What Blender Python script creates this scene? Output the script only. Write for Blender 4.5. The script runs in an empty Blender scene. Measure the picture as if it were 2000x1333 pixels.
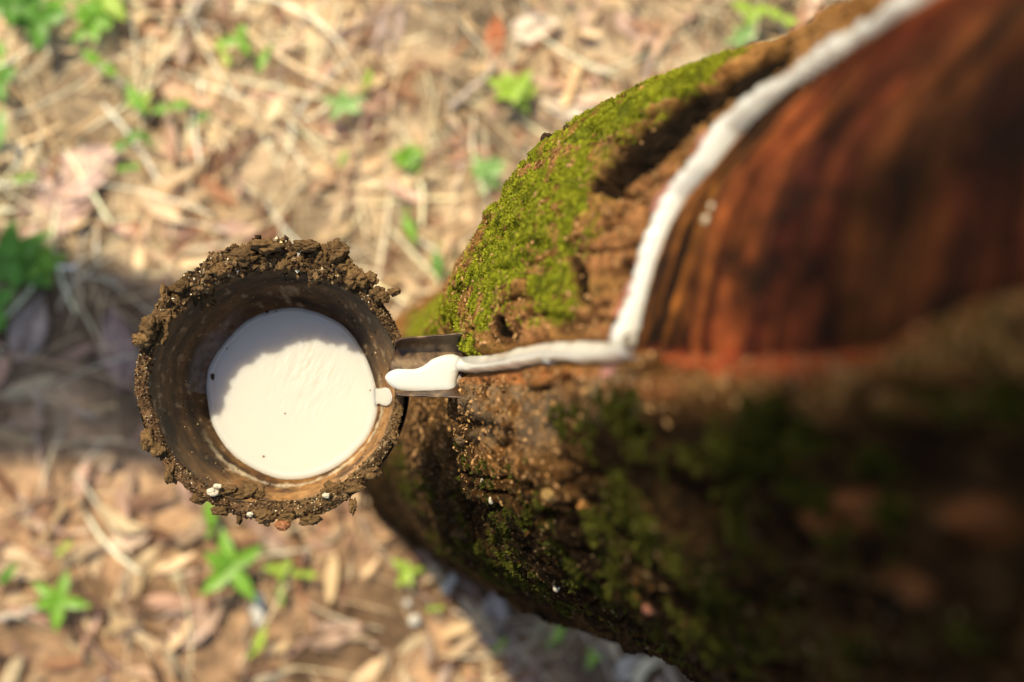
import bpy, math, random
import numpy as np
from mathutils import Vector, Quaternion
random.seed(7); RNG = np.random.default_rng(11)
SC = bpy.context.scene
COL = SC.collection

# ------------------------------------------------------------------ camera, world, sun, exposure
F = 2778.0                       # 50 mm lens on a 36 mm sensor, in pixels of the 2000 px photograph
CAMZ = 1.6
v_cam = Vector((-360 / F, -133 / F, -1.0))
Q = v_cam.rotation_difference(Vector((0, 0, -1)))
cd = bpy.data.cameras.new('camera'); cam = bpy.data.objects.new('camera', cd); COL.objects.link(cam)
cam.location = (0, 0, CAMZ); cam.rotation_mode = 'QUATERNION'; cam.rotation_quaternion = Q
cd.lens = 50; cd.sensor_width = 36; cd.clip_start = 0.01; cd.clip_end = 200
cd.dof.use_dof = True; cd.dof.focus_distance = 0.612; cd.dof.aperture_fstop = 5.7; cd.dof.aperture_blades = 9
SC.camera = cam

SUN_A, SUN_EL = 56.0, 53.0       # the sun stands up-left in the picture: azimuth from the -x axis towards +y
S = Vector((-math.cos(math.radians(SUN_A)) * math.cos(math.radians(SUN_EL)),
            math.sin(math.radians(SUN_A)) * math.cos(math.radians(SUN_EL)),
            math.sin(math.radians(SUN_EL))))
w = bpy.data.worlds.new('World'); SC.world = w; w.use_nodes = True
nt = w.node_tree; bg = nt.nodes['Background']
sky = nt.nodes.new('ShaderNodeTexSky'); sky.sky_type = 'NISHITA'; sky.sun_disc = False
sky.sun_elevation = math.radians(SUN_EL); sky.sun_rotation = math.atan2(S.x, S.y)
wb = nt.nodes.new('ShaderNodeMix'); wb.data_type = 'RGBA'; wb.blend_type = 'MULTIPLY'; wb.inputs['Factor'].default_value = 1
wb.inputs['B'].default_value = (1.06, 1.0, .90, 1)               # the photograph's warm white balance
nt.links.new(sky.outputs[0], wb.inputs['A']); nt.links.new(wb.outputs['Result'], bg.inputs[0]); bg.inputs[1].default_value = 0.12
sd = bpy.data.lights.new('sun', 'SUN'); sun = bpy.data.objects.new('sun', sd); COL.objects.link(sun)
sd.energy = 3.5; sd.angle = math.radians(1.0); sd.color = (1.0, 0.865, 0.60)
sun.rotation_mode = 'QUATERNION'; sun.rotation_quaternion = S.to_track_quat('Z', 'Y')
sun.location = (-1.5, 1.4, 4)
SC.view_settings.view_transform = 'Standard'; SC.view_settings.look = 'None'
SC.view_settings.exposure = 0.72; SC.view_settings.gamma = 1
SC.cycles.max_bounces = 8
SC.cycles.use_denoising = True

# ------------------------------------------------------------------ helpers
QM = np.array(Q.to_matrix())
def world_at(px, py, d):
    """the point d metres below the camera that a pixel of the photograph looks at"""
    v = QM @ np.array([px - 1000.0, 666.5 - py, -F]); t = d / -v[2]
    return np.array([v[0] * t, v[1] * t, CAMZ - d])
def to_px(x, y, z):
    p = np.stack([x, y, z - CAMZ], -1) @ QM          # QM^T applied
    dep = np.where(-p[..., 2] > 1e-3, -p[..., 2], 1e-3)
    return 1000 + F * p[..., 0] / dep, 666.5 - F * p[..., 1] / dep

def _hash(i, j, k, seed):
    h = (i * 374761393 + j * 668265263 + k * 2147483647 + seed * 1274126177) & 0xffffffff
    h = ((h ^ (h >> 13)) * 1274126177) & 0xffffffff
    return ((h ^ (h >> 16)) & 0xffff) / 32768.0 - 1.0
def vnoise(x, y, z, seed=0):
    x, y, z = np.broadcast_arrays(x, y, z)
    i, j, k = np.floor(x).astype(np.int64), np.floor(y).astype(np.int64), np.floor(z).astype(np.int64)
    fx, fy, fz = x - i, y - j, z - k
    ux, uy, uz = fx * fx * (3 - 2 * fx), fy * fy * (3 - 2 * fy), fz * fz * (3 - 2 * fz)
    def H(a, b, c): return _hash(i + a, j + b, k + c, seed)
    def L(a, b, t): return a + (b - a) * t
    return L(L(L(H(0,0,0), H(1,0,0), ux), L(H(0,1,0), H(1,1,0), ux), uy),
             L(L(H(0,0,1), H(1,0,1), ux), L(H(0,1,1), H(1,1,1), ux), uy), uz)
def fbm(x, y, z, octv=4, seed=0, gain=.5):
    a, s, tot = 1.0, 0, 0
    for o in range(octv):
        f = 2.03 ** o
        s = s + a * vnoise(x * f + 7.3 * o, y * f + 3.1 * o, z * f - 5.7 * o, seed + o); tot += a; a *= gain
    return s / tot
def sm(x, a=0.0, b=1.0):
    t = np.clip((x - a) / (b - a), 0, 1); return t * t * (3 - 2 * t)
def lerp(a, b, t):
    t = np.asarray(t)[..., None]; return np.asarray(a) * (1 - t) + np.asarray(b) * t

def link(o, parent=None):
    COL.objects.link(o)
    if parent is not None: o.parent = parent
    return o
def mesh(name, V, Fc, mat, parent=None, smooth=True, col=None):
    """one mesh object from numpy arrays; Fc (n,3) or (n,4); col (nverts,3) linear colours"""
    V = np.ascontiguousarray(V, dtype=np.float32).reshape(-1, 3); Fc = np.ascontiguousarray(Fc, dtype=np.int32)
    me = bpy.data.meshes.new(name); k = Fc.shape[1]
    me.vertices.add(len(V)); me.vertices.foreach_set('co', V.ravel())
    me.loops.add(Fc.size); me.loops.foreach_set('vertex_index', Fc.ravel())
    me.polygons.add(len(Fc)); me.polygons.foreach_set('loop_start', np.arange(0, Fc.size, k, dtype=np.int32))
    me.polygons.foreach_set('loop_total', np.full(len(Fc), k, dtype=np.int32))
    me.update(calc_edges=True)
    me.polygons.foreach_set('use_smooth', np.full(len(Fc), bool(smooth)))
    if col is not None:
        a = me.color_attributes.new('tint', 'FLOAT_COLOR', 'POINT')
        c = np.ones((len(V), 4), dtype=np.float32); c[:, :3] = np.clip(col, 0, 1).reshape(-1, 3); a.data.foreach_set('color', c.ravel())
    me.validate(); me.materials.append(mat)
    return link(bpy.data.objects.new(name, me), parent)
def grid_faces(n, m, wrap=False):
    """quads of an n x m vertex grid, columns wrapping when asked"""
    mm = m if wrap else m - 1
    i, j = np.meshgrid(np.arange(n - 1), np.arange(mm), indexing='ij')
    j2 = (j + 1) % m
    return np.stack([i * m + j, i * m + j2, (i + 1) * m + j2, (i + 1) * m + j], -1).reshape(-1, 4)
def empty(name, loc=(0, 0, 0)):
    o = bpy.data.objects.new(name, None); o.location = loc; o.empty_display_size = .02; return link(o)
def tag(o, label=None, cat=None, group=None, kind=None):
    for k, v in (('label', label), ('category', cat), ('group', group), ('kind', kind)):
        if v: o[k] = v
    return o
def local(V, root): return np.asarray(V) - np.array(root.location)
def tube(P, R, n=10):
    """rings along a polyline: vertices and faces"""
    P = np.asarray(P, float); R = np.broadcast_to(R, (len(P),))
    T = np.gradient(P, axis=0); T /= np.linalg.norm(T, axis=1)[:, None] + 1e-12
    up = np.array([0, 0, 1.0]) if abs(T[:, 2]).mean() < .8 else np.array([0, 1.0, 0])
    A = np.cross(T, up); A /= np.linalg.norm(A, axis=1)[:, None]; B = np.cross(T, A)
    a = np.linspace(0, 2 * np.pi, n, endpoint=False)
    V = P[:, None] + R[:, None, None] * (np.cos(a)[None, :, None] * A[:, None] + np.sin(a)[None, :, None] * B[:, None])
    V = V.reshape(-1, 3); Fq = grid_faces(len(P), n, True)
    c0, c1 = len(V), len(V) + 1
    V = np.vstack([V, P[0], P[-1]])
    k = np.arange(n); k2 = (k + 1) % n
    e = (len(P) - 1) * n
    caps = np.vstack([np.stack([np.full(n, c0), k2, k, k], -1), np.stack([np.full(n, c1), e + k, e + k2, e + k2], -1)])
    return V, Fq, caps
def tri(Fq): return np.vstack([Fq[:, [0, 1, 2]], Fq[:, [0, 2, 3]]])
def tube_mesh(name, P, R, mat, parent=None, n=10, col=None):
    V, Fq, caps = tube(P, R, n); Fa = np.vstack([tri(Fq), caps[:, :3]])
    c = None if col is None else np.broadcast_to(col, (len(V), 3))
    return mesh(name, V, Fa, mat, parent, True, c)

# ------------------------------------------------------------------ materials
def material(name, color=None, rough=.8, spec=.5, tint=False, nscale=0, nlo=.7, nhi=1.3, bump=0, bscale=400, bdist=.001, sss=0, coat=0, trans=0, metal=0, sheen=0, sssr=(.004, .003, .002)):
    m = bpy.data.materials.new(name); m.use_nodes = True; t = m.node_tree; N = t.nodes; Lk = t.links
    b = N['Principled BSDF']; b.inputs['Roughness'].default_value = rough; b.inputs['Specular IOR Level'].default_value = spec
    b.inputs['Metallic'].default_value = metal
    tc = N.new('ShaderNodeTexCoord'); src = None
    if tint:
        at = N.new('ShaderNodeAttribute'); at.attribute_name = 'tint'; src = at.outputs['Color']
    else:
        rgb = N.new('ShaderNodeRGB'); rgb.outputs[0].default_value = (*color, 1); src = rgb.outputs[0]
    if nscale:
        no = N.new('ShaderNodeTexNoise'); no.inputs['Scale'].default_value = nscale; no.inputs['Detail'].default_value = 6; no.inputs['Roughness'].default_value = .65
        Lk.new(tc.outputs['Object'], no.inputs['Vector'])
        mr = N.new('ShaderNodeMapRange'); mr.inputs['From Min'].default_value = .3; mr.inputs['From Max'].default_value = .7
        mr.inputs['To Min'].default_value = nlo; mr.inputs['To Max'].default_value = nhi; Lk.new(no.outputs['Fac'], mr.inputs['Value'])
        vm = N.new('ShaderNodeVectorMath'); vm.operation = 'SCALE'; Lk.new(src, vm.inputs[0]); Lk.new(mr.outputs[0], vm.inputs['Scale']); src = vm.outputs[0]
    Lk.new(src, b.inputs['Base Color'])
    if bump:
        nb = N.new('ShaderNodeTexNoise'); nb.inputs['Scale'].default_value = bscale; nb.inputs['Detail'].default_value = 8; nb.inputs['Roughness'].default_value = .6
        Lk.new(tc.outputs['Object'], nb.inputs['Vector'])
        bp = N.new('ShaderNodeBump'); bp.inputs['Strength'].default_value = bump; bp.inputs['Distance'].default_value = bdist
        Lk.new(nb.outputs['Fac'], bp.inputs['Height']); Lk.new(bp.outputs[0], b.inputs['Normal'])
    if sss:
        b.inputs['Subsurface Weight'].default_value = sss; b.inputs['Subsurface Radius'].default_value = (1, .85, .7); b.inputs['Subsurface Scale'].default_value = .011
    if coat: b.inputs['Coat Weight'].default_value = coat; b.inputs['Coat Roughness'].default_value = .12
    if trans:                                        # thin leaf: part of the light passes through
        tr = N.new('ShaderNodeBsdfTranslucent'); mx = N.new('ShaderNodeMixShader'); mx.inputs[0].default_value = trans
        Lk.new(src, tr.inputs[0]); Lk.new(b.outputs[0], mx.inputs[1]); Lk.new(tr.outputs[0], mx.inputs[2]); Lk.new(mx.outputs[0], N['Material Output'].inputs[0])
    return m
M = {
    'soil': material('soil', tint=True, rough=.95, spec=.2, nscale=60, nlo=.6, nhi=1.4, bump=.8, bscale=150, bdist=.004),
    'litter': material('dry_litter', tint=True, rough=.7, spec=.3, nscale=120, nlo=.75, nhi=1.2, trans=.15),
    'deadleaf': material('dead_leaf', tint=True, rough=.65, spec=.35, nscale=70, nlo=.7, nhi=1.25, bump=.4, bscale=200, bdist=.001, trans=.12),
    'leaf': material('green_leaf', tint=True, rough=.42, spec=.5, nscale=150, nlo=.85, nhi=1.15, trans=.35),
    'stem': material('green_stem', (.14, .16, .04), rough=.6, nscale=200),
    'twig': material('twig_bark', tint=True, rough=.85, spec=.2, nscale=160, nlo=.6, nhi=1.3, bump=.5, bscale=300),
    'stone': material('pale_stone', (.62, .58, .50), rough=.7, nscale=90, nlo=.8, nhi=1.1, bump=.3, bscale=120),
    'bark': material('rough_bark', tint=True, rough=.95, spec=.06, nscale=420, nlo=.45, nhi=1.5, bump=1.0, bscale=650, bdist=.0012),
    'wood': material('tapped_wood', tint=True, rough=.75, spec=.12, nscale=260, nlo=.7, nhi=1.3, bump=.5, bscale=300, bdist=.0006),
    'moss': material('moss', tint=True, rough=.8, spec=.15, trans=.3),
    'chip': material('bark_chip', tint=True, rough=.95, spec=.08, nscale=700, nlo=.6, nhi=1.4, bump=.8, bscale=900, bdist=.0006),
    'mud': material('dry_mud', tint=True, rough=.85, spec=.2, nscale=500, nlo=.55, nhi=1.45, bump=1.0, bscale=900, bdist=.0009),
    'shell': material('coconut_shell', tint=True, rough=.5, spec=.22, nscale=300, nlo=.6, nhi=1.4, bump=.6, bscale=380, bdist=.0007),
    'latex': material('latex', (.70, .67, .60), rough=.2, spec=.5, sss=1.0, coat=.6),
    'latex_dry': material('dried_latex', (.60, .52, .38), rough=.5, spec=.4, nscale=300, nlo=.8, nhi=1.1, bump=.3, bscale=500, bdist=.0005),
    'skin': material('latex_skin', (.20, .19, .18), rough=.3, spec=.5, nscale=200, nlo=.5, nhi=1.5),
    'zinc': material('tarnished_zinc', tint=True, rough=.42, spec=.5, metal=.15, nscale=260, nlo=.5, nhi=1.5, bump=.5, bscale=500, bdist=.0004),
    'wire': material('rusty_wire', (.09, .05, .03), rough=.7, metal=.5, nscale=300),
}

# ------------------------------------------------------------------ ground
def ground_h(x, y):
    return .010 * fbm(x * 3, y * 3, 0, 3, 3) + .004 * fbm(x * 22, y * 22, 1, 4, 5)
ax1 = np.concatenate([-np.geomspace(60, 5.2, 14), np.linspace(-5, -1.28, 130), np.linspace(-1.25, 1.65, 420), np.linspace(1.68, 5, 120), np.geomspace(5.2, 60, 14)])
ay1 = np.concatenate([-np.geomspace(60, 5.2, 14), np.linspace(-5, -1.18, 130), np.linspace(-1.15, 1.25, 350), np.linspace(1.28, 5, 120), np.geomspace(5.2, 60, 14)])
GX, GY = np.meshgrid(ax1, ay1, indexing='ij')
near = sm(4 - np.hypot(GX, GY), 0, 2)
n1 = fbm(GX * 9, GY * 9, 0, 4, 21)[..., None]; n2 = fbm(GX * 40, GY * 40, 3, 4, 22)[..., None]
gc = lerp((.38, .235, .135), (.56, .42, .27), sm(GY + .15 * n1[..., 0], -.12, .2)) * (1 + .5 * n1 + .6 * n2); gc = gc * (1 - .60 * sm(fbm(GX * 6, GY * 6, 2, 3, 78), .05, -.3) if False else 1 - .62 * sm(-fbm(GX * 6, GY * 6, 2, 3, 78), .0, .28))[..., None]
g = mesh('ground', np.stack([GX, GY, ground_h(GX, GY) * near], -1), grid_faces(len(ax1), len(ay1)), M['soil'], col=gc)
g['kind'] = 'structure'

def ground_pt(px, py):
    p = world_at(px, py, CAMZ); p[2] = ground_h(p[0], p[1]); return p

def scatter_pieces(name, n, shape, palette, size, seed, lift, area=(-.62, 1.35, -.62, .85), curl=.25, dens=None):
    """n little strips of dry matter in one mesh: shape 'leaf' or 'straw'"""
    r = np.random.default_rng(seed)
    x = r.uniform(area[0], area[1], n); y = r.uniform(area[2], area[3], n)
    if dens is not None:
        k = r.uniform(0, 1, n) < dens(x, y); x, y = x[k], y[k]; n = len(x)
    L = r.uniform(*size, n); yaw = r.uniform(0, 2 * np.pi, n); pit = r.normal(0, .16, n); rol = r.normal(0, .45, n)
    if shape == 'straw':
        t = np.array([-1, -.4, .3, 1.]); hw = np.array([.7, 1, 1, .5]); W = r.uniform(.0008, .0020, n) * (1 + 1.3 * (L > .85 * size[1]))
    else:
        t = np.array([-1, -.6, 0, .55, 1.]); hw = np.array([.12, .8, 1, .7, .08]); W = L * r.uniform(.18, .34, n)
    bend = r.normal(0, curl, n)
    m = len(t); u = np.stack([t, t, t], 1).ravel(); v = np.stack([-hw, 0 * hw, hw], 1).ravel()
    lx = u[None] * L[:, None] / 2; ly = v[None] * W[:, None] / 2 + bend[:, None] * (u[None] ** 2) * L[:, None] * .25
    lz = (abs(v[None]) * W[:, None] * .16 * r.uniform(-1, 1.4, (n, 1)) + (u[None] ** 2) * L[:, None] * .12 * r.uniform(-.3, 1, (n, 1)))
    if shape == 'leaf': lz = lz + r.normal(0, .0012, lz.shape) * (L[:, None] / .03)
    y1 = ly * np.cos(rol)[:, None] - lz * np.sin(rol)[:, None]; z1 = ly * np.sin(rol)[:, None] + lz * np.cos(rol)[:, None]
    x2 = lx * np.cos(pit)[:, None] - z1 * np.sin(pit)[:, None]; z2 = lx * np.sin(pit)[:, None] + z1 * np.cos(pit)[:, None]
    wx = x[:, None] + x2 * np.cos(yaw)[:, None] - y1 * np.sin(yaw)[:, None]
    wy = y[:, None] + x2 * np.sin(yaw)[:, None] + y1 * np.cos(yaw)[:, None]
    wz = np.maximum(ground_h(wx, wy) + .0006, ground_h(x, y)[:, None] + z2 + r.uniform(*lift, (n, 1)))
    Fg = grid_faces(m, 3); Fa = (np.arange(n)[:, None, None] * (3 * m) + Fg[None]).reshape(-1, 4)
    pal = np.array(palette); c = pal[r.integers(0, len(pal), n)] * r.uniform(.6, 1.25, (n, 1))
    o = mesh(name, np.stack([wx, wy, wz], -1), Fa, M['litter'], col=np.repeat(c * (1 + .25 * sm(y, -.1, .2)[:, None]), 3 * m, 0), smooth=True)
    return o
open_ = lambda x, y: .35 + .65 * sm(fbm(x * 5, y * 5, 2, 2, 77), -.35, .25)
upper = lambda x, y: np.clip(.16 + .95 * sm(y, -.1, .25), 0, 1) * open_(x, y)
LEAFPAL = [(.74, .58, .36), (.70, .50, .30), (.62, .44, .24), (.16, .09, .05), (.50, .33, .22), (.44, .26, .18), (.52, .38, .24), (.36, .20, .12), (.55, .40, .30), (.30, .15, .08), (.46, .29, .22), (.20, .11, .07)]
STRAWPAL = [(.86, .72, .46), (.80, .62, .38), (.92, .82, .60), (.66, .48, .28), (.50, .34, .18)]
tag(scatter_pieces('leaf_litter', 7000, 'leaf', LEAFPAL, (.010, .066), 31, (0, .016), dens=lambda x, y: .25 + .75 * sm(fbm(x * 6, y * 6, 2, 3, 78), -.25, .2)), 'crumbled pink and tan dead leaves lying thick over the brown soil', 'leaf litter', kind='stuff')
tag(scatter_pieces('dry_grass', 9500, 'straw', STRAWPAL, (.02, .11), 32, (.001, .020), dens=upper), 'straw coloured stalks of dry grass strewn over the dead leaves', 'dry grass', kind='stuff')
tag(scatter_pieces('dry_grass', 900, 'straw', [(.95, .85, .60), (.88, .74, .48), (.35, .24, .15)], (.07, .16), 39, (.008, .030), dens=upper), 'longer bleached grass stalks lying on top of the litter', 'dry grass', kind='stuff')
tag(scatter_pieces('leaf_crumbs', 9000, 'leaf', [(.60, .46, .30), (.35, .2, .1), (.2, .12, .07), (.5, .3, .14), (.12, .08, .05)], (.003, .010), 33, (.002, .010)), 'tiny crumbs of dry leaf and soil between the stalks', 'leaf litter', kind='stuff')

outer_ = lambda x, y: 1.0 - .97 * ((x > -.60) & (x < 1.33) & (y > -.60) & (y < .83))
tag(scatter_pieces('leaf_litter', 34000, 'leaf', LEAFPAL, (.02, .085), 34, (0, .02), area=(-3, 3.4, -3, 3.2), dens=outer_), 'looser dead leaves spread over the soil further from the trunk', 'leaf litter', kind='stuff')
tag(scatter_pieces('dry_grass', 20000, 'straw', STRAWPAL, (.03, .14), 35, (.001, .02), area=(-3, 3.4, -3, 3.2), dens=outer_), 'dry grass stalks scattered further from the trunk', 'dry grass', kind='stuff')
# --- big dead leaves, each a thing
def leaf_grid(L, W, nu=14, nv=9, fold=.25, droop=.2, wave=.03, seed=0, tip=1.3):
    u = np.linspace(0, 1, nu); v = np.linspace(-1, 1, nv); U, Vv = np.meshgrid(u, v, indexing='ij')
    prof = np.sin(np.pi * np.clip(U, .015, .985) ** .85) ** .8 * (1 - .25 * U ** 3 * tip)
    X = U * L; Y = Vv * prof * W / 2
    Z = fold * abs(Y) - droop * L * (U - .1) ** 2 + wave * L * vnoise(U * 5, Vv * 2.2, 0, seed)
    return np.stack([X, Y, Z], -1), U, Vv
def dead_leaf(px, py, yaw, L, W, col, label, seed, group='broad dead leaves on the ground', lift=.006):
    p = ground_pt(px, py); root = empty('dead_leaf', (p[0], p[1], p[2] + lift)); root.rotation_euler = (random.uniform(-.22, .22), random.uniform(-.15, .15), yaw)
    G, U, Vv = leaf_grid(L, W, 22, 15, .10, -.05, .07, seed)
    G[..., 0] -= L / 2
    G[..., 2] += .004 * fbm(G[..., 0] * 90, G[..., 1] * 90, seed, 3, seed)
    cc = np.array(col) * (1 + .3 * fbm(U * 5, Vv * 3, seed, 3, seed))[..., None]
    cc = cc * (1 - .25 * (abs(np.sin((U * 9 - abs(Vv) * 2.2) * np.pi)) < .14))[..., None]
    mesh('leaf_blade', G, grid_faces(22, 15), M['deadleaf'], root, col=cc)
    tube_mesh('leaf_stalk', [(-L * .66, .002, .001), (-L * .5, 0, .001), (0, 0, .0022), (L * .46, 0, .001)], [.0012, .0012, .0008, .0003], M['twig'], root, 6, col=(.28, .17, .1))
    return tag(root, label, 'dead leaf', group)
PINK, TAN, PALE, RUST, GREY = (.66, .46, .38), (.62, .45, .28), (.80, .68, .54), (.50, .17, .07), (.40, .31, .26)
for a in [
    (150, 345, .5, .125, .060, PINK, 'large pinkish dead leaf lying flat beside the tiny green sprouts'),
    (110, 425, .35, .10, .045, PINK, 'pale pink curled dead leaf just above the wide shadow band'),
    (60, 640, 1.2, .08, .040, GREY, 'greyish dead leaf at the edge of the shadow band beside the dense weed'),
    (230, 680, 1.7, .10, .045, (.32, .22, .19), 'dull mauve dead leaf lying within the wide shadow band'),
    (390, 1210, .7, .085, .040, (.52, .36, .27), 'rose tinted dead leaf below the big star shaped weed'),
    (1045, 60, .2, .065, .038, PALE, 'pale cream dead leaf beside the rust red one'),
    (965, 75, 1.5, .060, .022, RUST, 'narrow rust red dead leaf standing on edge'),
    (1120, 205, -.2, .085, .040, PALE, 'bleached dead leaf close to the mossy side of the trunk'),
    (920, 310, .3, .060, .026, (.50, .26, .17), 'reddish tan dead leaf between two light green weeds'),
    (640, 250, -.4, .060, .032, (.52, .34, .25), 'curled brown pink dead leaf beside the three leaved weed'),
    (480, 480, .9, .075, .032, TAN, 'tan dead leaf just above the muddy cup rim'),
    (960, 1200, 1.4, .075, .035, GREY, 'grey brown dead leaf at the foot of the trunk'),
    (1060, 1235, 1.3, .060, .032, (.40, .30, .16), 'mossy ochre dead leaf standing near the trunk foot'),
    (1230, 1300, .4, .045, .026, PALE, 'small pale dead leaf closest to the dark side of the trunk'),
    (30, 1100, -.4, .080, .034, TAN, 'sand coloured dead leaf by the grey fallen stick'),
    (760, 60, 1.1, .07, .034, (.50, .38, .32), 'mauve tan dead leaf standing among dense dry straw'),
    (660, 1230, .2, .065, .028, (.50, .35, .26), 'pink brown dead leaf on the bare dark soil'),
    (1240, 60, -.7, .06, .028, PINK, 'pinkish leaf lying up the slope behind the trunk'),
]: dead_leaf(*a, seed=int(a[0] + a[1]))

# --- twigs
def twig(px0, py0, px1, py1, r, col, label, bendy=.02, lift=.012, seed=1):
    a, b = ground_pt(px0, py0), ground_pt(px1, py1); t = np.linspace(0, 1, 26)[:, None]
    P = a * (1 - t) + b * t; n = np.cross(b - a, [0, 0, 1]); n /= np.linalg.norm(n)
    P = P + n * (bendy * np.sin(t * np.pi) + .004 * vnoise(t * 9, 0, 0, seed)); P[:, 2] = ground_h(P[:, 0], P[:, 1]) + lift + r * .6
    R = r * (1 - .45 * t[:, 0]) * (1 + .12 * vnoise(t[:, 0] * 14, 2, 0, seed))
    tw = tube_mesh('twig', P, R, M['twig'], None, 10, col=col); return tag(tw, label, 'twig', 'fallen twigs on the ground')
for a in [
    (0, 1205, 120, 1165, .0042, (.50, .42, .34), 'pale grey stick lying beside the star shaped weed', .002),
    (80, 760, 95, 960, .0036, (.40, .29, .22), 'straight brown stick crossing out of the shadow band', .004),
    (440, 270, 520, 430, .0026, (.22, .13, .10), 'dark thin twig slanting down toward the muddy cup', .010),
    (420, 235, 530, 60, .0018, (.42, .30, .22), 'thin bent twig leaning over the straw above the cup', .006),
    (350, 60, 420, -20, .0042, (.52, .44, .36), 'thick grey twig at the far edge of the straw', .002),
    (880, 220, 960, 130, .0040, (.46, .38, .32), 'short grey twig beside the bushy light green weed', .002),
    (0, 1010, 290, 830, .0022, (.30, .20, .13), 'long thin brown twig running through the sunny gap', .010),
    (700, 1010, 900, 1240, .0017, (.46, .35, .25), 'thin tan stem crossing the bare soil by the trunk foot', .006),
    (880, 1190, 1050, 1290, .0020, (.52, .42, .32), 'straw coloured stem lying across the dead leaves near the trunk', .004),
    (950, 250, 1020, 320, .0030, (.18, .11, .08), 'short dark twig pointing at the mossy bark', .004),
    (700, 270, 790, 250, .0018, (.66, .52, .34), 'pair of bleached stalks beside the brown pink leaf', .001),
    (1115, 1120, 1200, 1333, .0020, (.50, .38, .28), 'long pale stem curving out under the trunk', .010),
    (495, 1170, 485, 1330, .0030, (.26, .19, .14), 'grey cracked twig below the big star shaped weed', .004),
]: twig(*a, seed=int(a[0]) + 3)

# --- pebbles / fallen latex drops
def pebble(px, py, r, label, seed, name='pebble', stretch=1.0):
    p = ground_pt(px, py); n, m = 14, 20
    ph, th = np.meshgrid(np.linspace(0.02, np.pi - .02, n), np.linspace(0, 2 * np.pi, m, endpoint=False), indexing='ij')
    X, Y, Z = np.sin(ph) * np.cos(th), np.sin(ph) * np.sin(th), np.cos(ph)
    k = r * (1 + .22 * fbm(X * 1.6 + seed, Y * 1.6, Z * 1.6, 3, seed))
    V = np.stack([X * k, Y * k * stretch, Z * k * .7], -1)
    o = mesh(name, V, grid_faces(n, m, True), M['stone']); o.location = (p[0], p[1], p[2] + r * .6 + .006)
    return tag(o, label, 'pebble', 'white pebbles near the trunk foot')
for a in [(808, 1268 - 60, .0065, 'lowest white pebble on the dark soil by the trunk foot'),
          (868, 1146, .0060, 'rounder of the two white pebbles lying side by side'),
          (880, 1129, .0050, 'smaller white pebble touching the rounder one'),
          (795, 1175, .0042, 'small dull white pebble beside the yellow green star weed')]: pebble(*a, seed=int(a[0]))
pebble(505, 1185, .0085, 'long chalky white chip below the big star shaped weed', 9, 'stone_chip', 2.3)

# --- green weeds
def leaf_at(root, base, yaw, pitch, L, W, col, seed, name='leaf'):
    G, U, Vv = leaf_grid(L, W, 12, 9, .22, .22, .015, seed, 1.5)
    c, s = math.cos(pitch), math.sin(pitch); X, Y, Z = G[..., 0], G[..., 1], G[..., 2]
    X, Z = X * c - Z * s, X * s + Z * c
    cy, sy = math.cos(yaw), math.sin(yaw); X, Y = X * cy - Y * sy, X * sy + Y * cy
    cc = np.array(col) * (1 + .15 * vnoise(U * 3, Vv * 2, seed, seed))[..., None] * (1 + .35 * (abs(Vv) < .12) * 1.0)[..., None]
    return mesh(name, np.stack([X + base[0], Y + base[1], Z + base[2]], -1), grid_faces(12, 9), M['leaf'], root, col=cc)
G1, G2, G3, G4 = (.19, .40, .035), (.11, .28, .03), (.36, .52, .06), (.27, .46, .14)
def make_weed(kind, col, size, seed):
    r = random.Random(seed); root = empty('weed'); H = size * .7
    tube_mesh('stem', [(0, 0, -.004), (.002, .001, H * .5), (0, 0, H)], [.0013, .0011, .0008], M['stem'], root, 7)
    if kind == 'star':
        for k in range(5): leaf_at(root, (0, 0, H), k * 1.257 + r.uniform(-.45, .45), r.uniform(-.1, .6), size * r.uniform(.55, 1.25), size * r.uniform(.38, .55), col, seed + k)
    elif kind == 'trio':
        for k in range(3): leaf_at(root, (0, 0, H), k * 2.09 + r.uniform(-.3, .3), r.uniform(0, .35), size * r.uniform(.8, 1.1), size * .62, col, seed + k)
    elif kind == 'pair':
        for k in range(2): leaf_at(root, (0, 0, H), k * 3.0 + r.uniform(-.3, .3), r.uniform(.05, .3), size * r.uniform(.85, 1.1), size * .58, col, seed + k)
    elif kind == 'blade':
        leaf_at(root, (0, 0, H * .6), 0, .25, size * 1.5, size * .55, col, seed)
        leaf_at(root, (0, 0, H * .3), 2.4, .5, size * .5, size * .25, col, seed + 1)
    else:
        for k in range(9):
            z = H * (.3 + .08 * k); leaf_at(root, (0, 0, z), k * 2.4 + r.uniform(-.3, .3), r.uniform(.0, .5), size * (1.05 - .06 * k), size * .45, col, seed + k)
    return root
def copy_tree(o, parent=None):
    c = o.copy(); COL.objects.link(c)
    if parent: c.parent = parent
    for ch in list(o.children): copy_tree(ch, c)
    return c
protos = {}
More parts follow.
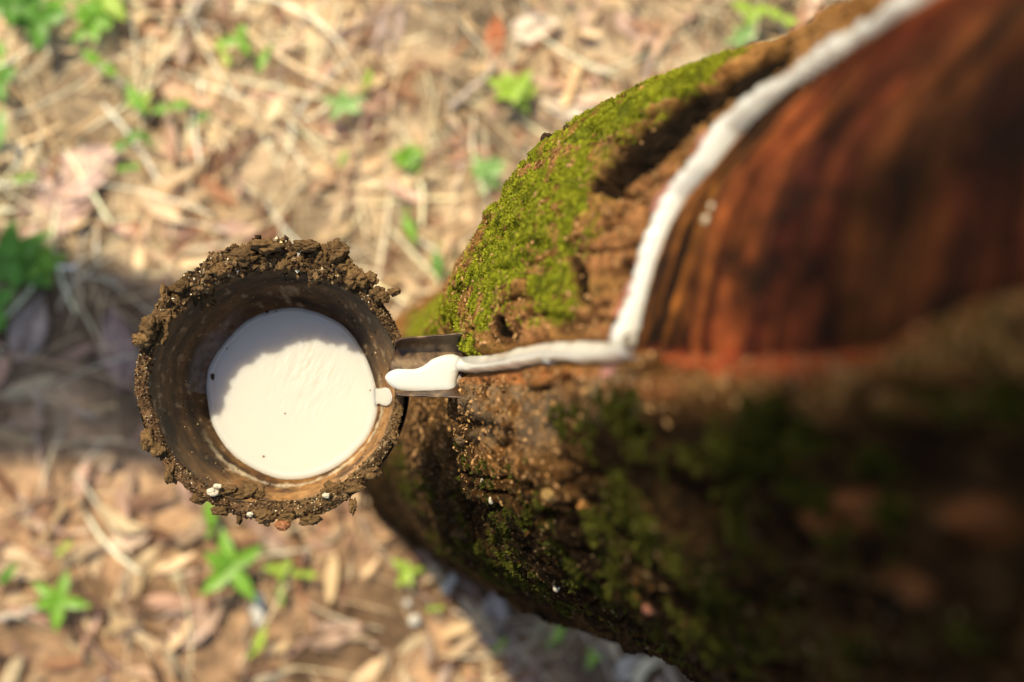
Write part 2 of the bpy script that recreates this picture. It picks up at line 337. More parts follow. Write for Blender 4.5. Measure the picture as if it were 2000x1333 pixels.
WEEDS = [
    (40, 25, 'bush', G2, .042, .3, 'dark leafy weed at the far corner of the straw'),
    (95, 60, 'trio', G2, .034, 2.2, 'dark green weed with drooping leaves beside the leafy corner clump'),
    (135, 20, 'pair', G1, .030, .7, 'fresh green two leaved sprout between the corner clumps'),
    (195, 55, 'bush', G1, .036, 1.5, 'bushy bright green weed next to the corner clumps'),
    (215, 10, 'trio', G3, .034, 3.0, 'yellow green weed cut off by the edge of the view'),
    (205, 140, 'pair', G1, .024, 5.6, 'small two leaved sprout at the start of the row of seedlings'),
    (255, 180, 'blade', G1, .026, 5.3, 'long leaved seedling in the middle of the sprout row'),
    (285, 210, 'trio', G3, .018, 1.0, 'tiny yellow green seedling touching the long leaved one'),
    (340, 222, 'pair', G1, .022, .2, 'low two leaved sprout near the bleached straw'),
    (385, 250, 'blade', G2, .015, .7, 'narrow dark sprout ending the row of seedlings'),
    (15, 130, 'pair', G1, .022, 1.6, 'small weed at the picture edge below the corner clump'),
    (12, 175, 'trio', G2, .024, .5, 'second small weed at the picture edge with three leaves'),
    (5, 300, 'blade', G4, .030, 1.4, 'pale bluish green leaf rising at the picture edge'),
    (60, 355, 'pair', G1, .015, .2, 'tiny sprout beside the large pinkish leaf'),
    (255, 290, 'pair', G2, .020, .6, 'dark two leaved sprout above the large pinkish leaf'),
    (302, 288, 'blade', G2, .016, 2.5, 'single leaved dark sprout touching its two leaved neighbour'),
    (258, 336, 'pair', G1, .014, .1, 'tiny bright sprout just off the tip of the large pinkish leaf'),
    (470, 90, 'trio', G1, .021, 1.1, 'three leaved weed amid the straw above the cup'),
    (522, 108, 'blade', G1, .020, 4.4, 'upright green shoot right of the three leaved weed'),
    (440, 118, 'pair', G3, .018, 2.2, 'pale yellow green sprout by the three leaved weed'),
    (668, 218, 'star', G4, .024, .6, 'bluish green weed beside the curled brown pink leaf'),
    (712, 180, 'blade', G3, .016, 1.3, 'small light shoot above the bluish green weed'),
    (664, 330, 'blade', G1, .013, 1.2, 'lone tiny shoot between the cup and the bluish green weed'),
    (795, 318, 'bush', G1, .023, .4, 'round bright weed in the open between cup and moss'),
    (787, 428, 'blade', G1, .024, 5.1, 'long leaved weed directly below the round bright weed'),
    (848, 492, 'blade', G2, .024, 4.8, 'narrow vertical green leaf near the trunk'),
    (892, 535, 'pair', G2, .022, .9, 'dark two leaved weed half hidden by the mossy trunk'),
    (998, 185, 'bush', G3, .034, .2, 'largest light green weed near the bleached leaf'),
    (948, 345, 'bush', G4, .028, 2.0, 'pale green weed close against the mossy trunk'),
    (1455, 38, 'trio', G3, .026, .4, 'round leaved lime weed behind the trunk'),
    (1515, 48, 'pair', G3, .022, 2.9, 'lime sprout touching the bark of the trunk'),
    (1435, 85, 'star', G4, .020, 1.2, 'soft green weed below the round leaved lime weed'),
    (30, 515, 'bush', G2, .052, .8, 'dense dark weed at the start of the shadow band'),
    (85, 520, 'bush', G1, .030, .1, 'feathery green weed at the edge of the shadow band'),
    (5, 600, 'trio', G2, .030, 2.6, 'shaded weed below the dense dark one'),
    (455, 1100, 'star', G1, .038, .25, 'big star shaped green weed below the cup'),
    (418, 1030, 'blade', G1, .026, 1.7, 'upright leaf peeping out under the muddy cup rim'),
    (125, 1165, 'star', G1, .030, 1.0, 'star shaped weed beside the pale grey stick'),
    (128, 1070, 'pair', G3, .012, 1.0, 'tiny yellow sprout above the star shaped weed by the stick'),
    (550, 1105, 'trio', G3, .018, .7, 'lime three leaved sprout beside the big star weed'),
    (592, 1115, 'pair', G3, .016, .1, 'small yellow green sprout second from the big star weed'),
    (550, 1140, 'blade', G1, .016, 4.7, 'short shoot pointing away below the lime sprout'),
    (790, 1110, 'star', G3, .020, .3, 'yellow green star weed near the white pebbles'),
    (500, 1268, 'blade', G3, .022, 1.2, 'lime shoot beside the cracked grey twig'),
    (845, 1183, 'pair', G3, .011, .3, 'tiny lime sprout by the lowest white pebble'),
    (970, 1255, 'pair', G3, .012, 1.0, 'tiny sprout beside the ochre dead leaf'),
    (1148, 1275, 'trio', G3, .014, 2.0, 'small bright sprout under the dark trunk'),
    (1075, 1250, 'blade', G3, .020, 1.1, 'slender lime shoot between two dead leaves by the trunk'),
    (5, 1135, 'blade', G2, .020, .8, 'dark shoot at the picture edge above the grey stick'),
    (890, 1060 - 520, 'blade', G2, .020, .8, 'dark shoot tight against the moss covered base'),
]
for i, (px, py, kd, col, size, yaw, label) in enumerate(WEEDS):
    key = (kd, col)
    if key not in protos:
        protos[key] = make_weed(kd, col, .03, i * 17 + 3); o = protos[key]
    else: o = copy_tree(protos[key])
    p = ground_pt(px, py); o.location = (p[0], p[1], p[2] + .012); o.rotation_euler = (0, 0, yaw); s = size / .03; o.scale = (s, s, s)
    tag(o, label, 'weed', 'green weeds sprouting through the litter')

# ------------------------------------------------------------------ the rubber tree
dk = np.array([-2.2, -.3, 0, .15, .2, .25, .35, .45, .62, .9, 1.2, 1.45, 1.62])
axk = np.array([.60, .31, .275, .255, .245, .234, .215, .200, .187, .187, .187, .187, .187])
rk = np.array([.125, .125, .128, .129, .130, .129, .127, .127, .1355, .140, .150, .160, .175])
def axis_x(z): return np.interp(CAMZ - z, dk, axk)
def rad(z): return np.interp(CAMZ - z, dk, rk)
def rad2(t, z):
    """radius by height and side: the sunny side swells in a mossy plate, the dark side is flatter"""
    d = CAMZ - z; t = np.asarray(t)
    wu = np.exp(-((t - math.radians(126)) / .52) ** 2); wl = np.exp(-((t - math.radians(238)) / .55) ** 2)
    du = np.interp(d, [0, .20, .30, .40, .44, .475, .54, .62, .72, .9, 1.25, 1.6], [.008, .008, .007, .004, .004, .012, .014, .013, .007, -.010, -.026, -.022])
    dl = np.interp(d, [0, .30, .45, .56, .64, .75, .86, 1.1, 1.6], [-.006, -.008, -.014, -.021, -.023, -.012, 0, .004, .006])
    return rad(z) + du * wu + dl * wl
def base_hit(px, py):
    """(theta, z) where the ray of a pixel meets the smooth trunk"""
    v = QM @ np.array([px - 1000.0, 666.5 - py, -F]); v = v / -v[2]
    d = np.linspace(.02, 1.62, 6000); x, y, z = v[0] * d, v[1] * d, CAMZ - d
    f = np.hypot(x - axis_x(z), y) - rad2(np.arctan2(y, x - axis_x(z)) % (2 * np.pi), z); k = int(np.argmax(f < 0)) if (f < 0).any() else int(np.argmin(f))
    return math.atan2(y[k], x[k] - axis_x(z[k])) % (2 * math.pi), z[k]
tA, tB = math.radians(98), math.radians(262)
th = np.concatenate([np.linspace(tA, tB, 560), np.linspace(tB, tA + 2 * math.pi, 42)[1:-1]])
dd = np.concatenate([np.linspace(1.62, .78, 330), np.linspace(.78, .30, 620)[1:], np.linspace(.30, .08, 200)[1:], np.linspace(.08, -2.2, 60)[1:]])
zz = CAMZ - dd
ZG, TG = np.meshgrid(zz, th, indexing='ij')
AX, R0 = axis_x(ZG), rad2(TG, ZG); CT, ST = np.cos(TG), np.sin(TG)
X0, Y0 = AX + R0 * CT, R0 * ST
PX, PY = to_px(X0, Y0, ZG)
facing = (CT * (0 - X0) + ST * (0 - Y0)) > -.012
vis = facing & (ZG < CAMZ - .07)
# helper coordinates for noise
nx, ny = .13 * CT, .13 * ST
def seg_dist(px, py, pts):
    best = np.full(px.shape, 1e9)
    for (x0, y0), (x1, y1) in zip(pts[:-1], pts[1:]):
        vx, vy = x1 - x0, y1 - y0; t = np.clip(((px - x0) * vx + (py - y0) * vy) / (vx * vx + vy * vy), 0, 1)
        best = np.minimum(best, np.hypot(px - x0 - t * vx, py - y0 - t * vy))
    return best
def ell(cx, cy, rx, ry, ang=0, soft=.35):
    a = math.radians(ang); dx, dy = PX - cx, PY - cy; u = (dx * math.cos(a) + dy * math.sin(a)) / rx; v = (-dx * math.sin(a) + dy * math.cos(a)) / ry
    return sm(1 + soft - np.hypot(u, v), 0, 2 * soft) * vis
# the tapping cut
CUT_L = [(1205, 675), (1216, 630), (1224, 578), (1237, 515), (1263, 431), (1305, 368), (1357, 305), (1410, 236), (1484, 173), (1568, 116), (1652, 58), (1757, 0), (1800, -30)]
CUT_W = [.0040, .0040, .0038, .0036, .0040, .0046, .0048, .0050, .0052, .0054, .0054, .0050, .0050]
hits = [base_hit(*p) for p in CUT_L[:-1]]
for k in range(1, len(hits)):                      # keep the line rising as it runs round the trunk
    hits[k] = (min(hits[k][0], hits[k - 1][0] - .006), max(hits[k][1], hits[k - 1][1] + .0008))
CUT_W = CUT_W[:-1]
ct = np.array([h[0] for h in hits])[::-1]; cz = np.array([h[1] for h in hits])[::-1]; cw = np.array(CUT_W)[::-1] * 1.22
order = np.argsort(ct); ct, cz, cw = ct[order], cz[order], cw[order]
slope = (cz[0] - cz[3]) / (ct[0] - ct[3]) * .6
def zcut(t):
    return np.where(t < ct[0], cz[0] + slope * (t - ct[0]), np.interp(t, ct, cz))
BND = [(1225, 692), (1255, 694), (1400, 712), (1600, 706), (1740, 690), (1850, 625), (2000, 560)]
bh = sorted([base_hit(*p)[::-1] for p in BND]); bz = np.array([b[0] for b in bh]); bt = np.array([b[1] for b in bh])
def tbound(z): return np.interp(z, bz, bt)
ZC = zcut(TG); TB = tbound(ZG)
P = sm((ZG - ZC) / .0006, 0, 1) * sm((TB - TG) * .13 / .0022, 0, 1) * (TG > tA - .01) * sm(TG, tA, tA + .05) 
above = ZG - ZC
big = fbm(nx / .05, ny / .05, ZG / .07, 3, 1)
fis = vnoise(nx / .011, ny / .011, ZG / .045, 41) * .6 + vnoise(nx / .006, ny / .006, ZG / .02, 43) * .4
fissure = sm(.16 - abs(fis), 0, .16)
crust = fbm(nx / .0065, ny / .0065, ZG / .009, 4, 51, .6)
plates = np.floor((vnoise(nx / .014, ny / .014, ZG / .022, 61) + .3 * crust) * 3) / 3
low = sm(TG, math.radians(186), math.radians(200))       # the side turned down in the picture: rougher
CH = [(886, 712), (940, 709), (1000, 702), (1060, 688), (1120, 686), (1180, 689), (1240, 686)]
chd = seg_dist(PX, PY, CH); ch = sm(30 - chd, 0, 14) * vis
keep = 1 - .95 * sm(42 - chd, 0, 24) * vis
keepc = 1 - .85 * sm(.006 - abs(above), 0, .005) * (TG < bt.max() + .02) * sm(TG, tA, tA + .05)
bark = .0040 * big + keep * keepc * (-(.0030 + .0022 * low) * fissure + .0024 * crust * (.7 + .6 * low) + .0024 * plates * (.5 + .9 * low))
bark += .0009 * fbm(nx / .0022, ny / .0022, ZG / .0022, 3, 71) * keep
# cracks and holes in the mossy plate and bark: shallow, their shade painted below
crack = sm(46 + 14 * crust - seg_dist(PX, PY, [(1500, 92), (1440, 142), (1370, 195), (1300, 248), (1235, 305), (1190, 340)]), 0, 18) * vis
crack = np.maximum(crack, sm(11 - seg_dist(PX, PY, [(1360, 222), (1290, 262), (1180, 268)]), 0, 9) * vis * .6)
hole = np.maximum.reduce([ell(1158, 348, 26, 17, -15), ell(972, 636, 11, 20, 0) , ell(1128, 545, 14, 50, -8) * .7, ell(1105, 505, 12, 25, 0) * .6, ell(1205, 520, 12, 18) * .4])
bark += -.0045 * crack - .0045 * hole
# shallow dark crack line between plate and brown bark
# bark lip above the spout and hollow below it
lipwin = sm(PY, 600, 660) * sm(1060 - PY, 0, 60) * vis
zl = .978 + .003 * crust
bark += -.019 * sm((zl - ZG) / .004, 0, 1) * sm((ZG - .80) / .12, 0, 1) * sm(TG, math.radians(158), math.radians(170)) * sm(math.radians(214) - TG, 0, .28)
# channel groove
bark += -.0030 * ch * (ZG > .975)
stripes = vnoise(above / .0065 + .5 * vnoise(nx / .03, ny / .03, 0, 5), nx / .05, ny / .05, 81) * .6 + vnoise(above / .0026, nx / .03, ny / .03, 83) * .4
panel = -.0048 + .0026 * stripes * sm(above, .001, .006) + .0030 * fbm(nx / .05, ny / .05, ZG / .08, 3, 91) * sm(above, .004, .03) + .0003 * crust
cwid = np.interp(TG, ct, cw)
panel = panel - (cwid - .0048) * sm(.02 - above, 0, .02)
wlip = sm(.0042 - .0030 * sm(PX, 1550, 1850) - abs(TG - TB) * .13 + .0040 * crust, 0, .004) * (above > 0)         # healed ridge along the panel's edge
disp = bark * (1 - P) + panel * P + .0016 * wlip * (1 - P) * keep
RR = R0 + disp
XG, YG = AX + RR * CT, RR * ST
TV = np.stack([XG, YG, ZG], -1)
# --- colours of the trunk
m1 = fbm(nx / .02, ny / .02, ZG / .025, 4, 101); m2 = fbm(nx / .006, ny / .006, ZG / .008, 3, 103); m3 = fbm(nx / .05, ny / .05, ZG / .06, 3, 107)
bc = lerp((.018, .010, .004), (.110, .058, .020), sm(m1 + .5 * m2, -.45, .55))
bc = lerp(bc, (.12, .09, .058), .5 * sm(m2 + .6 * m3, .25, .75))
low2 = np.maximum(low, sm(TG, math.radians(175.5), math.radians(183)) * sm(PX, 960, 1200))  # lower side, painted darker for shade; the rest gets lighter bark colours
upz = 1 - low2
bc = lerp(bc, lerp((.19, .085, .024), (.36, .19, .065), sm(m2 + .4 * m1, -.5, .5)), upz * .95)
orange = np.maximum.reduce([ell(1170, 620, 75, 45), ell(1180, 470, 80, 60), ell(1010, 640, 60, 30), ell(1060, 320, 70, 16, -28), ell(1260, 380, 80, 35, -45)])
bc = lerp(bc, lerp((.42, .20, .085), (.20, .08, .035), sm(m2, -.2, .4)), orange * .8)
grey = ell(1000, 800, 110, 90) + ell(1180, 770, 90, 55); bc = lerp(bc, (.17, .135, .095), np.clip(grey, 0, 1) * .75 * sm(m1 + m2, -.6, .3))
bc = lerp(bc, lerp((.014, .008, .004), (.05, .026, .012), sm(m2, -.3, .5)), fissure * keep * .8)
bc = lerp(bc, lerp((.008, .005, .003), (.028, .015, .007), sm(m2, -.3, .5)), np.clip(np.maximum(crack, hole) * 1.2, 0, 1) * .96)  # deep shade of cracks and holes painted as near-black brown
rl = ell(1040, 735, 140, 16, -2) * (PY < 770); bc = lerp(bc, (.42, .16, .05), rl * sm(m2, -.5, .2) * .8)      # fresh orange edge of the channel
# moss amounts
MOSSB = [(935, 600, 60, 90, 0), (985, 500, 70, 110, 20), (1030, 420, 85, 90, 0), (1095, 440, 75, 95, 0), (1080, 560, 65, 70, 0), (1170, 275, 120, 50, -24), (1330, 205, 120, 34, -30),
         (1130, 350, 90, 45, -20), (915, 655, 26, 40, 0), (1390, 160, 70, 22, -30), (1060, 610, 60, 26, -8), (1230, 300, 70, 24, -30), (855, 620, 40, 45, 0), (1470, 90, 90, 14, -33), (850, 645, 60, 60, 0), (1290, 195, 110, 40, -28), (1420, 120, 90, 26, -30)]
moss = np.maximum.reduce([ell(*e) for e in MOSSB]) * (1 - P)
nomoss = np.maximum.reduce([ell(1060, 318, 62, 12, -28), ell(1150, 640, 90, 30), ell(1180, 470, 50, 70), crack, hole, ell(1215, 245, 60, 12, -25) * .8, ell(935, 470, 12, 60, 22) * .5, ell(975, 660, 40, 18)])
moss = np.maximum(moss, sm(math.radians(150) - TG, 0, .16) * sm(TG, math.radians(98), math.radians(103)) * sm(ZG, .93, 1.0) * sm(1.30 - ZG, 0, .06) * (1 - sm(.016 - abs(above), 0, .008)) * (1 - P) * sm((340 - .80 * (PX - 1190)) - 22 - PY, 0, 30))
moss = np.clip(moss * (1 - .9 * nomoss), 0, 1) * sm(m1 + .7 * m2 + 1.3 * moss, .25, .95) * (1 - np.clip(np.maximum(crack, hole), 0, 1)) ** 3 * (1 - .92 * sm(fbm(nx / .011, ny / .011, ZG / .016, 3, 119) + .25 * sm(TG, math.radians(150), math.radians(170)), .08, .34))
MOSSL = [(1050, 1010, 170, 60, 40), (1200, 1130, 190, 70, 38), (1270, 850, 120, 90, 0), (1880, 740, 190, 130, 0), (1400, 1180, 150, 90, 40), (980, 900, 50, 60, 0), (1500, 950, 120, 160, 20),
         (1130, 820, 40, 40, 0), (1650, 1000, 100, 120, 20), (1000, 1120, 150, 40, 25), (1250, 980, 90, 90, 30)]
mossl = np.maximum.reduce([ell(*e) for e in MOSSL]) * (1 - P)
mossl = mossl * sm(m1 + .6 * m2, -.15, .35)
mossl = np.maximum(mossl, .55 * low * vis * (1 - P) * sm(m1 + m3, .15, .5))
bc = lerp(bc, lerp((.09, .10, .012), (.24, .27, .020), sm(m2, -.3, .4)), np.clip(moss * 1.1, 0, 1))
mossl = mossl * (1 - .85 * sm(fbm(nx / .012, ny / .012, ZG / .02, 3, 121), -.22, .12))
bc = lerp(bc, lerp((.024, .024, .005), (.06, .065, .010), sm(m2, -.3, .4)), np.clip(mossl * .9, 0, 1))  # moss of the lower side: shade painted in as darker green
reds = ell(1120, 1010, 9, 6) + ell(1660, 480 + 520, 60, 40) + ell(1530, 880, 26, 40) + ell(1590, 1010, 40, 30) + ell(1280, 760, 60, 20) + ell(1900, 1020, 70, 45) + ell(1780, 1150, 50, 30)
bc = lerp(bc, (.30, .12, .045), np.clip(reds, 0, 1) * .8 * (1 - P))
bc = lerp(bc, lerp((.006, .004, .002), (.022, .012, .006), sm(m2, -.3, .5)), np.clip(np.maximum(crack, hole) * 1.2, 0, 1) * .97)  # painted crack and hole shade again, over the moss
bc = bc ** 1.06 * (1 - .28 * low2[..., None]) * (1 - .12 * (low2 * sm(PX, 950, 1300))[..., None])  # shade of the lower side put into the bark colour
bc = lerp(bc, lerp((.022, .014, .007), (.075, .042, .016), sm(m2 + m1, -.2, .6)), np.clip(ell(850, 880, 80, 130) + ell(760, 1010, 90, 60), 0, 1) * .9)  # cup's shade painted dark brown over the hollow and trunk foot
# tapped panel
s1 = vnoise(above / .005, nx / .06, ny / .06, 111) * .6 + vnoise(above / .0018, nx / .02, ny / .02, 113) * .4
pc = lerp((.018, .007, .004), (.19, .066, .016), sm(s1 + .35 * m1, -.55, .6))
nearcut = sm(.12 - above, 0, .06)
pc = lerp(pc, lerp((.010, .004, .002), (.36, .135, .028), sm(s1 + .2 * m2, -.22, .34)), nearcut * .8)
redband = sm(.055 - abs(above - .075), 0, .035) + .6 * sm(.035 - abs(above - .16), 0, .03)
pc = lerp(pc, lerp((.06, .010, .006), (.24, .042, .024), sm(m1 + .5 * s1, -.4, .5)), np.clip(redband, 0, 1) * .55)
pc = lerp(pc, (.26, .13, .028), .6 * sm(s1, .25, .6) * sm(.05 - above, 0, .03))
pc = lerp(pc, (.040, .015, .008), sm(above, .10, .26) * .5)
pc = lerp(pc, (.30, .050, .020), np.clip(wlip, 0, 1) * .8)
bc = lerp(bc, (.42, .080, .026), wlip * .85 * (1 - P) * (PX > 1290))
pinkband = sm(.0075 + .001 * m1 - abs(above + .004), 0, .003) * (1 - P) * (TG < bt.max()) * vis
bc = lerp(bc, lerp((.42, .16, .12), (.50, .24, .22), sm(m2, -.3, .3)), pinkband * .75)
scar = fbm(nx / .016, ny / .016, ZG / .024, 4, 131); nick = fbm(nx / .005, ny / .005, above / .0035, 3, 133)
pc = pc * (.42 + .62 * sm(scar, -.35, .4))[..., None] * (.72 + .5 * sm(nick, -.3, .4))[..., None]
pc = lerp(pc, (.012, .006, .003), .75 * sm(scar + .3 * nick, -.34, -.62) if False else .7 * sm(-(scar + .4 * nick), .30, .60))
pc = pc ** 1.10 * .92
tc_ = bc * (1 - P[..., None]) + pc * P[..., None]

tree = empty('rubber_tree', (.187, 0, 0))
tag(tree, 'thick rubber tree trunk with moss on its sunny side and a tapped panel', 'tree')
nR, nC = ZG.shape
FQ = grid_faces(nR, nC, True)
Pf = P.reshape(-1)[FQ].mean(1) > .5
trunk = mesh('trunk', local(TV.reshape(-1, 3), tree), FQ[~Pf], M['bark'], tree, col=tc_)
pan = mesh('tapped_panel', local(TV.reshape(-1, 3), tree), FQ[Pf], M['wood'], tree, col=tc_)
pan['label'] = 'dark red brown tapped panel scored with fine slanting grooves'
for o in (pan, trunk):                     # drop the vertices the part does not use
    import bmesh
    bm = bmesh.new(); bm.from_mesh(o.data); lo = [v for v in bm.verts if not v.link_faces]; bmesh.ops.delete(bm, geom=lo, context='VERTS'); bm.to_mesh(o.data); bm.free()

def surf(t, z):
    """bilinear read of the rough trunk: point and outward normal"""
    i = np.interp(z, zz, np.arange(nR)); j = np.interp(t, th[:560], np.arange(560))
    i0 = np.clip(i.astype(int), 0, nR - 2); j0 = np.clip(j.astype(int), 0, 558); fi, fj = (i - i0)[..., None], (j - j0)[..., None]
    p = TV[i0, j0] * (1 - fi) * (1 - fj) + TV[i0 + 1, j0] * fi * (1 - fj) + TV[i0, j0 + 1] * (1 - fi) * fj + TV[i0 + 1, j0 + 1] * fi * fj
    n = np.stack([np.cos(t), np.sin(t), 0 * t], -1); return p, n
def pick(weight, n, seed):
    """n random spots on the front of the trunk with the given density per vertex (area weighted)"""
    r = np.random.default_rng(seed); da = np.abs(np.gradient(zz))[:, None] * np.ones((1, 560))
    wgt = (weight[:, :560] * da).ravel(); k = r.choice(len(wgt), n, p=wgt / wgt.sum()); i, j = np.divmod(k, 560)
    dz = np.gradient(zz)[i]; dt = th[1] - th[0]
    t = th[j] + r.uniform(-.5, .5, n) * dt; z = zz[i] + r.uniform(-.5, .5, n) * dz
    p, nn = surf(t, z); return t, z, p, nn, r
def tufts(name, weight, n, size, c0, c1, seed, label, parent=None, blades=5):
    t, z, p, nn, r = pick(weight, n, seed)
    tang = np.stack([-np.sin(t), np.cos(t), 0 * t], -1); zup = np.array([0, 0, 1.0])
    V, C = [], []
    clump = sm(fbm(p[:, 0] / .004, p[:, 1] / .004, p[:, 2] / .004, 2, seed), -.4, .4)
    H = size * (.5 + .9 * clump) * r.uniform(.6, 1.3, n)
    base_c = lerp(c0, c1, np.clip(.2 + .6 * clump + r.normal(0, .22, n), 0, 1))
    for b in range(blades):
        a = r.uniform(0, 2 * np.pi, n); sp = r.uniform(.3, 1.1, n)
        d = nn + sp[:, None] * (np.cos(a)[:, None] * tang + np.sin(a)[:, None] * zup) + .25 * zup; d /= np.linalg.norm(d, axis=1)[:, None]
        side = np.cross(d, r.normal(0, 1, (n, 3))); side /= np.linalg.norm(side, axis=1)[:, None]; L = H * r.uniform(.6, 1.1, n); W = L * .24
        o = p - nn * .0003
        q = [o, o + d * (L * .5)[:, None] + side * W[:, None], o + d * L[:, None], o + d * (L * .5)[:, None] - side * W[:, None]]
        V.append(np.stack(q, 1)); sh = r.uniform(.8, 1.2, (n, 1, 1)); C.append(base_c[:, None, :] * sh * np.ones((1, 4, 1)))
    V = np.concatenate(V).reshape(-1, 3); C = np.concatenate(C).reshape(-1, 3); Fc = np.arange(len(V)).reshape(-1, 4)
    o = mesh(name, local(V, parent) if parent else V, Fc, M['moss'], parent, smooth=False, col=C); o['kind'] = 'stuff'
    if label: o['label'] = label
    return o
inrange = (ZG > .45) & (ZG < 1.5)
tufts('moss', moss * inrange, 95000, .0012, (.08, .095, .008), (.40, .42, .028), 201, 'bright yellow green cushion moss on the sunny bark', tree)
tufts('moss', mossl * inrange + .0, 36000, .0020, (.014, .016, .003), (.080, .082, .010), 202, 'dark green moss on the shaded bark', tree, 4)  # darker copy of the moss colours, with the shade painted in

def chips(name, weight, n, size, pal, seed, parent, mat='chip', lift=.6, flat=.35):
    """angular little flakes standing off the surface, one mesh"""
    t, z, p, nn, r = pick(weight, n, seed)
    dirn = nn + r.normal(0, .55, (n, 3)); dirn /= np.linalg.norm(dirn, axis=1)[:, None]
    a = np.cross(dirn, r.normal(0, 1, (n, 3)) + np.array([0, 0, 1.5])); a /= np.linalg.norm(a, axis=1)[:, None]; b = np.cross(dirn, a)
    s = np.exp(r.uniform(math.log(size[0]), math.log(size[1]), n)); c = p + dirn * (s * .15)[:, None]
    ang = np.linspace(0, 2 * np.pi, 6, endpoint=False); k = r.uniform(.45, 1.0, (n, 6)); top = []; bot = []
    for q in range(6):
        rr = (s * k[:, q])[:, None]; off = a * rr * math.cos(ang[q]) * .5 + b * rr * math.sin(ang[q]) * 1.45
        top.append(c + off * .75 + dirn * (s * flat * r.uniform(.5, 1, n))[:, None]); bot.append(c + off - dirn * (s * .2)[:, None])
    ct_ = c + dirn * (s * flat * 1.2)[:, None]
    V = np.stack(top + bot + [ct_], 1); m = 13; Fc = []
    for q in range(6):
        q2 = (q + 1) % 6; Fc += [(q, q2, 12), (q + 6, q2 + 6, q), (q2 + 6, q2, q)]
    Fa = (np.arange(n)[:, None, None] * m + np.array(Fc)[None]).reshape(-1, 3)
    pal = np.array(pal); C = np.repeat(pal[r.integers(0, len(pal), n)] * r.uniform(.6, 1.3, (n, 1)), m, 0)
    V = V.reshape(-1, 3); o = mesh(name, local(V, parent) if parent else V, Fa, M[mat], parent, smooth=False, col=C); o['kind'] = 'stuff'; return o
BP = [(.020, .012, .006), (.035, .021, .010), (.06, .036, .017), (.13, .088, .042), (.015, .009, .004), (.09, .042, .012)]  # darkened crumb colours, shade of the lower side painted in
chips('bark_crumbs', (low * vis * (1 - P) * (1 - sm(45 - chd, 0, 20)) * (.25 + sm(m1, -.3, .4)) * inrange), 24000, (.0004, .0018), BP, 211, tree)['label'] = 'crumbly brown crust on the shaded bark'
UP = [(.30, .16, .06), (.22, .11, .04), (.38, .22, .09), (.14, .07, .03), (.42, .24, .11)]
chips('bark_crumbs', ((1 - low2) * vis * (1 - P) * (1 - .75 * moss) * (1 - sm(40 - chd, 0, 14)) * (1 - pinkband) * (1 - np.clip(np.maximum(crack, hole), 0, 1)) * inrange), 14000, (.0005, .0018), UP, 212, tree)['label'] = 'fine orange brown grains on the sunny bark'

def at_px(px, py):
    t, z = base_hit(px, py); p, n = surf(np.array([t]), np.array([z])); return p[0], n[0], t, z
def lump(name, c, r, seed, mat, col=None, parent=None, squash=(1, 1, 1), rough=.35, n=26, cvar=.4):
    """a noisy clod as one closed mesh"""
    m = n * 2; ph, tt = np.meshgrid(np.linspace(.02, np.pi - .02, n), np.linspace(0, 2 * np.pi, m, endpoint=False), indexing='ij')
    d = np.stack([np.sin(ph) * np.cos(tt), np.sin(ph) * np.sin(tt), np.cos(ph)], -1)
    k = 1 + rough * fbm(d[..., 0] * 1.5 + seed, d[..., 1] * 1.5, d[..., 2] * 1.5, 5, seed, .62) * 1.4
    V = d * k[..., None] * r * np.array(squash) + np.asarray(c)
    cc = None
    if col is not None: cc = np.array(col) * (1 + cvar * fbm(d[..., 0] * 4, d[..., 1] * 4, d[..., 2] * 4 + seed, 4, seed + 3))[..., None]
    return mesh(name, local(V, parent).reshape(-1, 3) if parent else V, grid_faces(n, m, True), M[mat], parent, col=cc)
for i, (px, py, r, col, lab) in enumerate([(1068, 273, .0030, (.05, .03, .02), 'dark crumb standing on the mossy outline'), (1113, 258, .0014, (.06, .045, .02), 'tiny stub on the mossy outline'),
                                            (1030, 315, .0012, (.05, .05, .02), 'smallest stub on the mossy outline'), (905, 862, .0026, (.13, .085, .045), 'knob of tan crust under the bark lip'),
                                            (925, 850, .0030, (.09, .058, .030), 'brown clod of crust under the bark lip'), (1275, 1185, .0024, (.26, .11, .07), 'pink bark scale on the dark side'),
                                            (1120, 990, .0025, (.42, .20, .06), 'orange bark scale on the dark side'), (1085, 965, .0028, (.30, .19, .07), 'ochre bark scale on the dark side'),
                                            (912, 785, .0028, (.12, .08, .045), 'tan crust at the corner of the lip'), (960, 815, .0034, (.08, .052, .028), 'broad brown crust plate beside the spout')]):
    p, n, t, z = at_px(px, py); o = lump('bark_scale', p + n * r * .3, r, 300 + i, 'chip', col, tree, (1, .8, 1.5), .5); o['label'] = lab
for i, (px, py, r) in enumerate([(1018, 1118, .0030), (1003, 1110, .0018), (992, 1103, .0016), (1040, 1122, .0016), (1212, 1216, .0030), (1225, 1221, .0020), (965, 975, .0014), (945, 940, .0012), (1100, 1137, .0018), (1358, 388, .0010), (1345, 415, .0014)]):
    p, n, t, z = at_px(px, py); o = lump('dried_latex', p + n * r * .1, r, 330 + i, 'latex_dry', None, tree, (.7, 1, .9), .5); o['label'] = 'crusted white spot of dried latex'

# ------------------------------------------------------------------ latex running down the cut, the channel and the spout
lat = empty('latex_stream', tuple(at_px(1230, 680)[0]))
tag(lat, 'fresh white latex running down the slanting cut and along the channel into the spout', 'latex')
